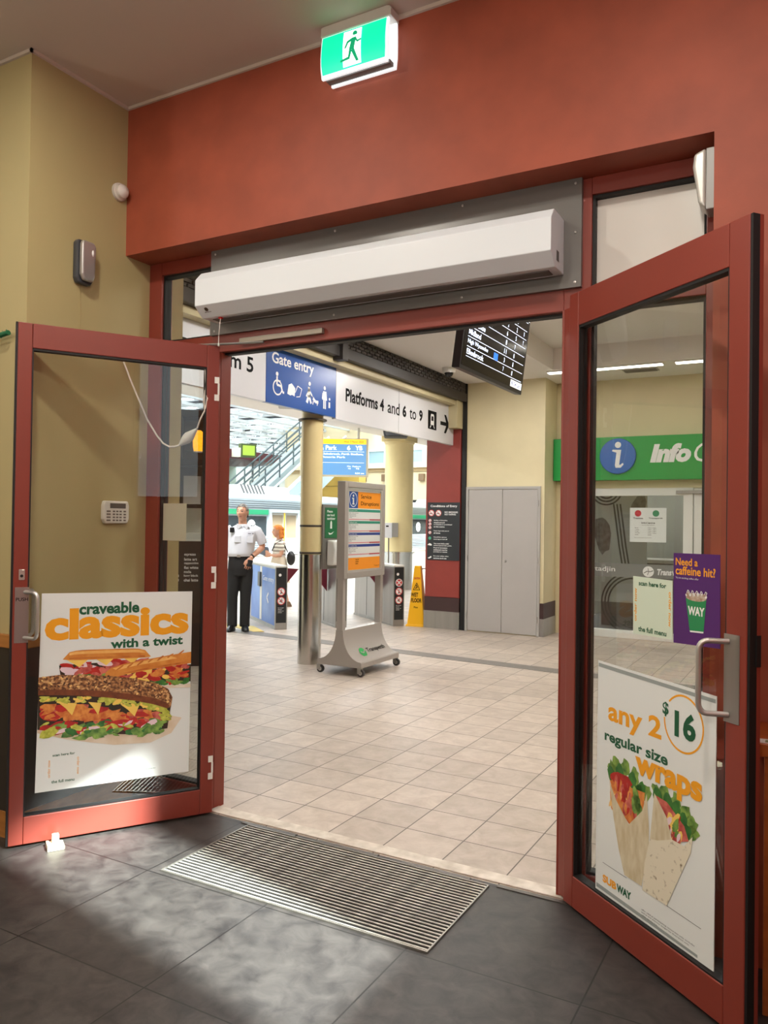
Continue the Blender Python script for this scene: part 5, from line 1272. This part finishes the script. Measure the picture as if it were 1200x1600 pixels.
MB().prism([(-1.5, 0.02), (6, 4.67), (6, 5.32), (-1.5, 0.67)], 'x', -0.02, 0.0).build('balustrade', glass_mat('teal_glass', (0.78, 0.88, 0.88)), es)

lamp('mezzanine_fill', 'AREA', (-31.0, 30.0, 4.92), 420, (0.95, 1.0, 0.98), 2.4, 10)  # lamp added inside the mezzanine to brighten it behind the stairs
# hall display
hd = thing('hall_display', 'large blue hall train display with yellow header hanging beyond the slim column', 'display screen', (-8.55, 13.50, 2.40), 31)
MB().box(-0.78, 0.60, 0, 0.20, 0, 0.775).build('case', M('display_case', (216, 206, 176), 0.4), hd, bevel=0.01)
MB().box(-0.74, 0.56, -0.004, 0, 0.03, 0.755).build('blue_panel', em('lit_display_blue', (86, 136, 182), 0.9), hd)
MB().box(-0.74, 0.56, -0.006, -0.004, 0.655, 0.755).build('yellow_header', em('lit_display_yellow', (250, 198, 40), 1.0), hd)
LT = em('lit_display_white', (240, 246, 250), 1.3)
mb = MB(); text_mb('5', -0.60, -0.56, 0.68, 0.73, -0.008, mb); text_mb('Wed, 7 March 2024', 0.10, 0.50, 0.68, 0.725, -0.008, mb)
mb.build('header_lettering', M('print_brown', (90, 70, 20), 0.5), hd)
mb = MB(); text_mb('Victoria Park', -0.70, -0.04, 0.535, 0.625, -0.008, mb, bold=0.02); text_mb('6', 0.17, 0.235, 0.535, 0.625, -0.008, mb, bold=0.02); text_mb('YB', 0.34, 0.48, 0.535, 0.625, -0.008, mb, bold=0.02)
text_mb('Burswood, Claisebrook, Perth Stadium,', -0.70, 0.50, 0.43, 0.475, -0.008, mb, bold=0.02); text_mb('Carlisle, Victoria Park', -0.70, 0.14, 0.365, 0.41, -0.008, mb, bold=0.02)
text_mb('Min  Platform', 0.18, 0.45, 0.19, 0.22, -0.008, mb); text_mb('10      YB', 0.20, 0.42, 0.145, 0.175, -0.008, mb); text_mb('8:54 am', 0.34, 0.52, 0.05, 0.085, -0.008, mb)
mb.build('lettering', LT, hd)
mb = MB(); mb.box(-0.72, 0.52, -0.007, -0.004, 0.500, 0.506); mb.box(-0.72, 0.52, -0.007, -0.004, 0.275, 0.281); mb.build('rule_line', LT, hd)
for x in (-0.55, 0.40): MB().tube([(x, 0.1, 0.775), (x, 0.1, 1.02)], 0.025, 8).build('hanger', M('hanger_white', (220, 220, 214), 0.4), hd)
sk = thing('hall_speaker', 'black box speaker under the canopy beside the broad column', 'speaker', (-6.9, 12.9, 3.06), 30)
MB().prism([(-0.22, 0), (0.20, 0), (0.30, 0.34), (-0.30, 0.34)], 'y', -0.2, 0.2).build('cabinet', BLACK, sk, bevel=0.02)
br_ = thing('soffit_box', 'grey box fixed under the white canopy left of the slim column', 'fitting', (-7.0, 9.6, 3.20), 40)
MB().box(-0.12, 0.12, -0.3, 0.3, 0, 0.20).build('box', M('fitting_grey', (150, 146, 140), 0.5), br_, bevel=0.02)

# train along the platform (local x runs along +Y, faces +X)
tr = thing('suburban_train', 'silver suburban train with green stripe standing across the hall', 'train', (-20, 26, 0), 90)
SIL = M('train_silver', (158, 168, 174), 0.35, 0.5)
sec = [(0, 0.02), (-0.05, 0.9), (-0.02, 1.9), (0.10, 2.35), (0.45, 2.58), (1.4, 2.70), (2.4, 2.58), (2.75, 2.35), (2.87, 1.9), (2.9, 0.9), (2.85, 0.02)]
MB().prism(sec, 'x', -20, 22.5).build('body', SIL, tr)
MB().prism([(-0.035, 1.72), (-0.032, 1.92), (-0.05, 1.92), (-0.055, 1.72)], 'x', -20, 22.5).build('green_stripe', M('train_green', (38, 160, 112), 0.4), tr)
WIN = M('train_window', (26, 32, 36), 0.12)
doors = [-17.0, -8.5, 0.15, 8.5, 17.0]
prev = -20
for d0 in doors:
    MB().box(prev+0.25, d0-0.15, -0.075, -0.02, 0.85, 1.66).build('window_band', WIN, tr)
    f_ = rects_frame(MB(), d0, d0+2.15, 0.05, 1.96, 0.14, -0.12, -0.02, wb=0.08).build('door_frame', M('train_door_white', (184, 194, 202), 0.35), tr)
    for a_ in (0.14, 1.10): 
        w_ = MB().box(d0+a_, d0+a_+0.91, -0.08, -0.03, 0.13, 1.82).build('door', M('train_door_silver', (150, 150, 146), 0.35, 0.4), f_)
        MB().box(d0+a_+0.10, d0+a_+0.81, -0.085, -0.08, 0.75, 1.72).build('door_window', M('train_door_glass', (104, 92, 74), 0.15), f_)
    MB().box(d0+1.03, d0+1.10, -0.10, -0.08, 0.13, 1.82).build('yellow_edge', M('train_yellow', (220, 180, 40), 0.4), f_)
    prev = d0+2.15
RIB = M('train_rib', (112, 122, 128), 0.35, 0.5)
for i in range(9): MB().box(-20, 22.5, -0.075, -0.03, 0.06+i*0.085, 0.075+i*0.085).build('rib', RIB, tr)
for i in range(4): MB().box(-20, 22.5, -0.03+i*0.03, 0.10+i*0.03, 2.0+i*0.085, 2.015+i*0.085).build('roof_rib', RIB, tr)
for x0 in (-0.9, 9.0, 18.0):
    ab = MB().prism([(0.5, 2.50), (0.75, 2.95), (2.0, 2.95), (2.3, 2.50)], 'x', x0, x0+3.4).build('roof_unit', M('train_roof_white', (222, 222, 216), 0.5), tr)
    for k in range(7): MB().prism([(0.49, 2.49+0.0), (0.735, 2.96), (0.75, 2.96), (0.505, 2.49)], 'x', x0+0.15+k*0.22, x0+0.25+k*0.22).build('grille_slat', M('train_grille', (70, 72, 74), 0.5), ab)
for x in (-1.0, 6.3, 14.0): 
    l_ = MB().disc(x, 1.25, 0.26, -0.082, 0, 24, t=0.004).build('logo', PRINTWHITE, tr)
    MB().stroke([(x-0.24, 1.17), (x-0.05, 1.27), (x+0.12, 1.25), (x+0.24, 1.33)], 0.05, -0.084).stroke([(x-0.02, 1.49), (x, 1.26), (x-0.06, 1.02)], 0.04, -0.0845).build('logo_line', WIN, l_)

# ================================================================== COFFEE KIOSK beyond the left sidelight
kk = thing('coffee_kiosk', 'dark coffee kiosk seen through the left sidelight', 'kiosk', (-5.55, 6.0, 0), 42)
KB = M('kiosk_black', (34, 32, 28), 0.4)
MB().box(-1.0, 0.27, 0.0, 0.9, 0, 1.26).build('counter', KB, kk)
mb = MB(); mb.box(-1.0, -0.10, 0.0, 0.5, 2.05, 2.59); mb.box(-0.10, 0.27, 0.35, 0.5, 2.10, 2.59); mb.box(-0.10, 0.27, 0.0, 0.5, 2.52, 2.59); mb.box(0.255, 0.27, 0.0, 0.5, 2.05, 2.59)
mb.build('canopy', KB, kk)
MB().box(-0.08, 0.22, 0.30, 0.35, 2.20, 2.45).build('recess_panel', M('kiosk_charcoal', (62, 60, 60), 0.5), kk)
MB().box(-1.0, 0.27, -0.02, 0.5, 2.03, 2.09).build('shelf', BLACK, kk)
MB().box(-1.0, 0.27, 0.30, 0.5, 1.60, 2.03).build('back_panel', M('kiosk_brown', (58, 54, 48), 0.5), kk)
for x0 in (-0.08, 0.10): MB().box(x0, x0+0.17, 0.02, 0.30, 1.64, 1.92).build('cupboard_door', M('kiosk_grey', (168, 164, 156), 0.5), kk)
MB().box(-1.0, 0.22, 0.02, 0.03, 1.28, 1.60).build('display_glass', GLASS, kk)
MB().box(-1.0, 0.22, 0.06, 0.5, 1.26, 1.34).build('display_tray', M('tray_white', (232, 234, 226), 0.4), kk)
MB().box(-1.0, 0.27, 0.50, 0.52, 1.26, 1.62).build('display_back', M('tray_white', (232, 234, 226), 0.4), kk)
mn = MB().box(-0.165, 0.22, -0.006, 0.0, 0.66, 1.24).build('menu_board', M('menu_black', (26, 25, 22), 0.5), kk)
lines_mb(['espresso', 'latte art', 'cappuccino', 'flat white', 'mocha', 'long black', 'chai latte'], -0.06, 1.135, 0.028, 0.014, -0.007, cw=0.50).build('lettering', PRINTWHITE, mn)
lines_mb(['4.8', '4.8'], -0.155, 0.925, 0.028, 0.014, -0.007, cw=0.55).build('price_lettering', PRINTWHITE, mn)
Tv = Matrix.Translation((0.135, -0.007, 0.86)) @ Matrix.Rotation(R(-90), 4, 'Y')
text_mb('alternative milks', 0, 0.24, -0.008, 0.008, 0, T=Tv).build('lettering', PRINTWHITE, mn)
pe = thing('amber_pendant', 'glowing amber glass pendant lamp hanging at the dark kiosk', 'pendant lamp', (-5.425, 5.955, 2.52), 42)
MB().tube([(0, 0, 0), (0, 0, -0.16)], 0.006, 6).build('flex', BLACK, pe)
MB().lathe([(0.02, -0.15), (0.055, -0.18), (0.060, -0.22), (0.055, -0.32), (0.045, -0.36)], n=20).build('shade', M('amber_glass', (250, 166, 20), 0.3, emit=1.4, rgb2=(255, 206, 60), scale=40), pe, smooth=True)
MB().lathe([(0.050, -0.36), (0.052, -0.368), (0.03, -0.37)], n=20).build('rim', PRINTWHITE, pe)

# ================================================================== PEOPLE
SKIN = M('skin', (212, 158, 130), 0.5, var=0.04, scale=30)
LIPS = M('lips', (176, 106, 94), 0.5); BROW = M('brow_grey', (96, 84, 76), 0.7); EYE = M('eye_dark', (48, 40, 36), 0.3)
def head_mb(mb, T, s=1.0):
    n = 36; h = 24
    vs = []; fs = []
    for i in range(h+1):
        t = math.pi*i/h
        for k in range(n):
            a = 2*math.pi*k/n
            x = math.sin(t)*math.cos(a); y = math.sin(t)*math.sin(a); z = math.cos(t)
            X, Y, Z = x*0.076, y*0.097, z*0.117
            if z < -0.1:
                q = min(1, (-0.1-z)/0.9); X *= 1-0.30*q; Y = Y*(1-0.15*q) - 0.010*q
            front = max(0, -y)
            g = lambda cx, cz, sx, sz: math.exp(-((X-cx)/sx)**2-((Z-cz)/sz)**2)
            if y < 0:
                Y -= front*(0.024*g(0, -0.020, 0.011, 0.020) + 0.012*g(0, 0.008, 0.009, 0.022))
                Y += front*0.011*(g(0.031, 0.014, 0.016, 0.012)+g(-0.031, 0.014, 0.016, 0.012))
                Y -= front*0.006*(g(0.03, 0.036, 0.022, 0.008)+g(-0.03, 0.036, 0.022, 0.008))
                Y -= front*(0.006*g(0, -0.056, 0.020, 0.010)+0.010*g(0, -0.092, 0.022, 0.014))
            vs.append((X*s, Y*s, Z*s))
    for i in range(h):
        for k in range(n): fs.append((i*n+k, (i+1)*n+k, (i+1)*n+(k+1) % n, i*n+(k+1) % n))
    mb.add(vs, fs, 0, T)
    for sx in (-1, 1): mb.ell((sx*0.077*s, 0.010*s, -0.005*s), (0.011*s, 0.020*s, 0.032*s), 10, 0, T)
def face_pick(Ti, s=1.0):
    def f(c):
        p = Ti @ Vector(c); x, y, z = p.x/s, p.y/s, p.z/s
        if y < -0.05 and abs(z) < 0.13:
            if abs(abs(x)-0.031) < 0.013 and abs(z-0.012) < 0.005: return 3
            if abs(abs(x)-0.031) < 0.018 and abs(z-0.034) < 0.0045: return 2
            if abs(x) < 0.024 and abs(z+0.058) < 0.006: return 1
        return 0
    return f
def hair_mesh(T, s, cut, grow=0.010, n=32, h=24):
    vs = []; fs = []
    for i in range(h+1):
        t = math.pi*i/h
        for k in range(n):
            a = 2*math.pi*k/n
            x, y, z = math.sin(t)*math.cos(a), math.sin(t)*math.sin(a), math.cos(t)
            w = 1+0.04*math.sin(a*7+i)
            vs.append(tuple(T @ Vector((x*(0.076+grow)*s*w, y*(0.097+grow)*s*w+0.004*s, z*(0.117+grow)*s))))
    for i in range(h):
        for k in range(n):
            q = (i*n+k, (i+1)*n+k, (i+1)*n+(k+1) % n, i*n+(k+1) % n)
            a = 2*math.pi*(k+0.5)/n; t = math.pi*(i+0.5)/h
            y, z = math.sin(t)*math.sin(a)*0.097, math.cos(t)*0.117
            if cut(y, z, math.sin(t)*math.cos(a)*0.076): fs.append(q)
    return vs, fs
def hand_mb(mb, w, d, nrm, th, L=0.18, curl=0.5):
    """palm, four bent fingers and a thumb from the side; d fingers' way, nrm palm's inner side, th thumb's side"""
    w, d, nrm, th = Vector(w), Vector(d).normalized(), Vector(nrm).normalized(), Vector(th).normalized()
    pl = 0.50*L
    for k in (-0.5, -0.17, 0.17, 0.5): mb.tube([w+th*k*0.045, w+d*pl+th*k*0.075], [0.015, 0.014], 8)
    for k, ln in ((-0.5, 0.36), (-0.17, 0.46), (0.17, 0.48), (0.5, 0.42)):
        p = w+d*pl+th*k*0.078; pts = [p]; a = curl*0.5
        for q in (0.45, 0.32, 0.23):
            dd = d*math.cos(a)+nrm*math.sin(a); p = p+dd*ln*L*q; pts.append(p); a += curl*0.6
        mb.tube(pts, [0.0095, 0.009, 0.008, 0.0065], 8)
    p = w+d*0.03+th*0.028
    mb.tube([p, p+(th*0.8+d*0.6).normalized()*0.038, p+(th*0.8+d*0.6).normalized()*0.038+(d*0.95+th*0.2+nrm*0.2).normalized()*0.034, p+(th*0.8+d*0.6).normalized()*0.038+(d*0.95+th*0.1+nrm*0.3).normalized()*0.058], [0.014, 0.012, 0.010, 0.008], 8)

# --- guard
gd = thing('person', 'man in white short sleeved shirt and black trousers, hand in pocket, by the blue gate', 'person', (-6.785, 8.33, 0), 38)
mb = MB()
TH_ = Matrix.Translation((-0.005, -0.01, 1.585)) @ Matrix.Rotation(R(-24), 4, 'Z')
head_mb(mb, TH_, 0.97)
mb.tube([(0.0, 0.03, 1.36), (0.0, 0.015, 1.45), (-0.004, 0.008, 1.53)], [0.066, 0.056, 0.056], 16)
mb.loft([(-0.02, 0.0, 0.80, 0.15, 0.11), (-0.02, 0.0, 1.0, 0.145, 0.105), (-0.01, 0, 1.2, 0.165, 0.11), (0.0, 0.01, 1.32, 0.175, 0.11), (0.0, 0.02, 1.39, 0.12, 0.08), (0, 0.02, 1.42, 0.06, 0.05)])
mb.tube([(0.165, 0.02, 1.355), (0.225, 0.03, 1.26), (0.270, 0.045, 1.12)], [0.055, 0.048, 0.042], 14)
mb.tube([(0.270, 0.045, 1.12), (0.195, -0.03, 1.05), (0.115, -0.085, 0.975)], [0.042, 0.038, 0.028], 14)
hand_mb(mb, (0.115, -0.085, 0.975), (-0.30, -0.25, -1), (-0.2, 0.9, -0.2), (-0.9, -0.35, 0.2), 0.17, 0.35)
mb.tube([(-0.165, 0.02, 1.355), (-0.235, 0.02, 1.24), (-0.265, 0.02, 1.10)], [0.055, 0.048, 0.040], 14)
mb.tube([(-0.265, 0.02, 1.10), (-0.27, -0.02, 0.98), (-0.26, -0.05, 0.86)], [0.040, 0.037, 0.027], 14)
hand_mb(mb, (-0.26, -0.05, 0.86), (0.02, -0.08, -1), (1, 0, 0), (0.1, -1, -0.1), 0.17, 0.5)
for sx, fx in ((-1, -0.115), (1, 0.045)):
    mb.tube([(sx*0.075-0.02, 0, 0.82), (fx+sx*0.012, -0.005, 0.46), (fx, 0.01, 0.07)], [0.08, 0.055, 0.040], 14)
body = mesh_obj('body', fuse(mb, 0.0065, 3), [SKIN, LIPS, BROW, EYE], gd, face_pick(TH_.inverted(), 0.97))
# shirt
SHIRT = M('shirt_white', (226, 228, 236), 0.7, bump=0.25, bscale=9)
mb = MB()
mb.loft([(-0.022, 0.0, 0.985, 0.160, 0.122), (-0.025, -0.004, 1.03, 0.176, 0.134), (-0.015, 0, 1.14, 0.184, 0.134), (-0.005, 0.005, 1.26, 0.192, 0.130), (0.0, 0.012, 1.335, 0.192, 0.122), (0.0, 0.02, 1.39, 0.135, 0.092), (0, 0.02, 1.425, 0.075, 0.066)], 28)
mb.tube([(0.14, 0.02, 1.355), (0.19, 0.02, 1.335), (0.240, 0.03, 1.25), (0.272, 0.042, 1.165)], [0.066, 0.070, 0.068, 0.064], 16)
mb.tube([(-0.14, 0.02, 1.355), (-0.19, 0.02, 1.335), (-0.245, 0.02, 1.25), (-0.268, 0.02, 1.165)], [0.066, 0.070, 0.068, 0.064], 16)
shirt = mesh_obj('shirt', fuse(mb, 0.008, 5), [SHIRT], gd)
mb = MB()
for s in (-1, 1): mb.prism([(s*0.006, 1.415), (s*0.075, 1.435), (s*0.085, 1.40), (s*0.055, 1.352)], 'y', -0.098, -0.066, 0)
mb.build('collar', SHIRT, shirt, bevel=0.004)
for x in (-0.105, 0.06):
    p_ = MB().box(x, x+0.085, -0.137, -0.118, 1.18, 1.275).build('pocket', SHIRT, shirt, bevel=0.006)
mb = MB(); mb.box(0.075, 0.115, -0.134, -0.126, 1.298, 1.308); mb.box(0.125, 0.150, -0.125, -0.117, 1.296, 1.310)
mb.build('name_badge', M('badge_grey', (120, 122, 130), 0.5), shirt)
MB().box(-0.165, -0.105, -0.115, -0.075, 1.315, 1.385).build('shoulder_radio', BLACK, gd, bevel=0.01)
TRS = M('trousers_black', (20, 19, 21), 0.7, bump=0.2, bscale=8)
mb = MB()
mb.loft([(-0.022, 0, 0.74, 0.150, 0.115), (-0.022, 0, 0.84, 0.166, 0.125), (-0.022, 0, 0.94, 0.160, 0.122), (-0.022, 0, 1.0, 0.155, 0.118)], 24)
for sx, fx in ((-1, -0.118), (1, 0.048)):
    mb.tube([(sx*0.078-0.022, 0, 0.82), (sx*0.082-0.024, -0.01, 0.66), (fx+sx*0.004, -0.008, 0.45), (fx, 0.0, 0.22), (fx, 0.0, 0.055)], [0.092, 0.086, 0.074, 0.068, 0.068], 18)
mb.tube([(0.10, -0.075, 0.95), (0.085, -0.088, 0.86)], [0.05, 0.045], 12)
mesh_obj('trousers', fuse(mb, 0.008, 4), [TRS], gd)
b_ = MB().loft([(-0.022, 0, 0.985, 0.164, 0.126), (-0.022, 0, 1.020, 0.164, 0.126)], 28).build('belt', M('belt_black', (16, 15, 15), 0.35), gd, smooth=True)
MB().box(-0.065, -0.02, -0.132, -0.120, 0.987, 1.018).build('buckle', CHROME, b_)
wt = MB().tube([(0.142, -0.062, 1.002), (0.128, -0.076, 0.988)], 0.034, 14).build('wrist_watch', BLACK, gd)
SHO = M('shoe_black', (14, 13, 13), 0.3)
for fx, a in ((-0.118, -12), (0.048, 8)):
    mb = MB(); Ts = Matrix.Translation((fx, 0.0, 0)) @ Matrix.Rotation(R(a), 4, 'Z')
    mb.loft([(0, -0.055, 0.0, 0.048, 0.145), (0, -0.055, 0.02, 0.050, 0.148), (0, -0.05, 0.045, 0.046, 0.135), (0, -0.015, 0.075, 0.040, 0.085), (0, 0.015, 0.10, 0.038, 0.05)], 20, 0, Ts)
    mb.build('shoe', SHO, gd, smooth=True, sharp=60)
vs, fs = hair_mesh(TH_, 0.97, lambda y, z, x: (y > 0.0 and z > -0.045-0.02*(y > 0.05)) or (y > -0.035 and z > 0.02) or z > 0.072, 0.008)
hm = MB(); hm.add(vs, fs)
hm.build('hair', M('hair_grey', (92, 88, 84), 0.8, rgb2=(132, 128, 122), scale=60), body, smooth=True)

# --- woman walking left beyond the gates
wm = thing('person', 'woman with red hair in striped top and beige skirt beyond the gates', 'person', (-8.12, 10.94, 0), 36.6)
mb = MB()
TW_ = Matrix.Translation((-0.02, 0, 1.295)) @ Matrix.Rotation(R(-78), 4, 'Z')
head_mb(mb, TW_, 0.90)
mb.tube([(0.02, 0, 1.12), (0.005, 0, 1.20), (-0.01, 0, 1.25)], [0.055, 0.045, 0.048], 14)
mb.loft([(0.01, 0, 0.66, 0.11, 0.14), (0.01, 0, 0.86, 0.095, 0.12), (0.015, 0, 1.0, 0.10, 0.135), (0.02, 0, 1.10, 0.095, 0.15), (0.02, 0, 1.15, 0.06, 0.09)])
for sy in (-1, 1):
    mb.tube([(0.025, sy*0.145, 1.10), (0.055, sy*0.165, 1.0), (0.050, sy*0.165, 0.90)], [0.044, 0.040, 0.034], 12)
    mb.tube([(0.050, sy*0.165, 0.90), (-0.05, sy*0.13, 0.885), (-0.135, sy*0.085, 0.895)], [0.034, 0.030, 0.023], 12)
    hand_mb(mb, (-0.135, sy*0.085, 0.895), (-1, -sy*0.3, 0.1), (0, -sy, 0), (0, 0, 1), 0.15, 0.9)
    mb.tube([(0.01, sy*0.06, 0.66), (0.0+sy*0.08, sy*0.06, 0.38), (0.02+sy*0.15, sy*0.055, 0.06)], [0.075, 0.05, 0.034], 12)
bw = mesh_obj('body', fuse(mb, 0.0065, 3), [SKIN, LIPS, BROW, EYE], wm, face_pick(TW_.inverted(), 0.90))
mb = MB()
mb.loft([(0.01, 0, 0.855, 0.112, 0.138), (0.012, 0, 0.95, 0.112, 0.142), (0.018, 0, 1.06, 0.112, 0.156), (0.02, 0, 1.13, 0.085, 0.125), (0.02, 0, 1.16, 0.062, 0.075)], 24)
for sy in (-1, 1): mb.tube([(0.022, sy*0.13, 1.105), (0.045, sy*0.168, 1.03), (0.055, sy*0.170, 0.975)], [0.056, 0.056, 0.052], 14)
STR = M('striped_cotton', (222, 216, 204), 0.7)
nt = STR.node_tree; tc = nt.nodes.new('ShaderNodeTexCoord'); wv = nt.nodes.new('ShaderNodeTexWave'); wv.bands_direction = 'Z'; wv.inputs['Scale'].default_value = 5.2
rp = nt.nodes.new('ShaderNodeValToRGB'); rp.color_ramp.elements[0].position = 0.35; rp.color_ramp.elements[1].position = 0.5
rp.color_ramp.elements[0].color = (*lin((150, 140, 128)), 1); rp.color_ramp.elements[1].color = (*lin((226, 220, 206)), 1)
nt.links.new(tc.outputs['Object'], wv.inputs['Vector']); nt.links.new(wv.outputs['Fac'], rp.inputs[0]); nt.links.new(rp.outputs[0], nt.nodes['Principled BSDF'].inputs['Base Color'])
mesh_obj('striped_top', fuse(mb, 0.008, 4), [STR], wm)
mb = MB(); mb.loft([(0.01, 0, 0.42, 0.20, 0.19), (0.01, 0, 0.60, 0.165, 0.175), (0.01, 0, 0.78, 0.135, 0.165), (0.01, 0, 0.87, 0.112, 0.138)], 24)
mb.build('skirt', M('skirt_beige', (222, 206, 182), 0.7, bump=0.2, bscale=10), wm, smooth=True, sharp=70)
for sy in (-1, 1):
    mb = MB(); Ts = Matrix.Translation((0.02+sy*0.15-0.04, sy*0.055, 0))
    mb.loft([(0, 0, 0, 0.115, 0.040), (0, 0, 0.02, 0.115, 0.042), (0.02, 0, 0.05, 0.08, 0.038), (0.04, 0, 0.09, 0.04, 0.034)], 18, 0, Ts)
    mb.build('shoe', M('shoe_tan', (120, 92, 70), 0.5), wm, smooth=True, sharp=60)
vs, fs = hair_mesh(TW_, 0.90, lambda y, z, x: (y > 0.01 and z > -0.14) or (y > -0.045 and z > 0.03) or z > 0.075, 0.022)
hm = MB(); hm.add(vs, fs)
for i in range(40):
    a = random.uniform(-1.3, 1.3); z = random.uniform(-0.10, 0.05)
    p = TW_ @ Vector((0.085*math.sin(a), 0.10*math.cos(a), z)); hm.ell(p, (0.024, 0.024, 0.035), 8)
hm.build('hair', M('hair_red', (196, 92, 30), 0.7, rgb2=(226, 150, 60), scale=50), bw, smooth=True)
cl = thing('grey_pouch', 'flat grey pouch held out by the red haired woman', 'bag', (-8.12, 10.94, 0.88), 36.6)
mb = MB(); mb.prism([(-0.36, 0.05), (-0.17, -0.03), (-0.145, 0.03), (-0.17, 0.14), (-0.28, 0.17)], 'y', -0.055, 0.055)
mb.build('pouch', M('pouch_grey', (104, 112, 124), 0.5), cl, bevel=0.012)
bk = thing('black_bag', 'black bag hanging at the back of the red haired woman', 'bag', (-8.12, 10.94, 0.72), 36.6)
mb = MB(); mb.ell((0.215, -0.02, 0.12), (0.075, 0.13, 0.125), 18); mb.build('bag', M('bag_black', (22, 21, 22), 0.5, bump=0.4, bscale=25), bk, smooth=True)
MB().tube([(0.16, -0.02, 0.22), (0.10, -0.10, 0.34), (0.03, -0.135, 0.42), (-0.06, -0.10, 0.36), (-0.115, -0.06, 0.24)], 0.010, 8).build('strap', BLACK, bk)
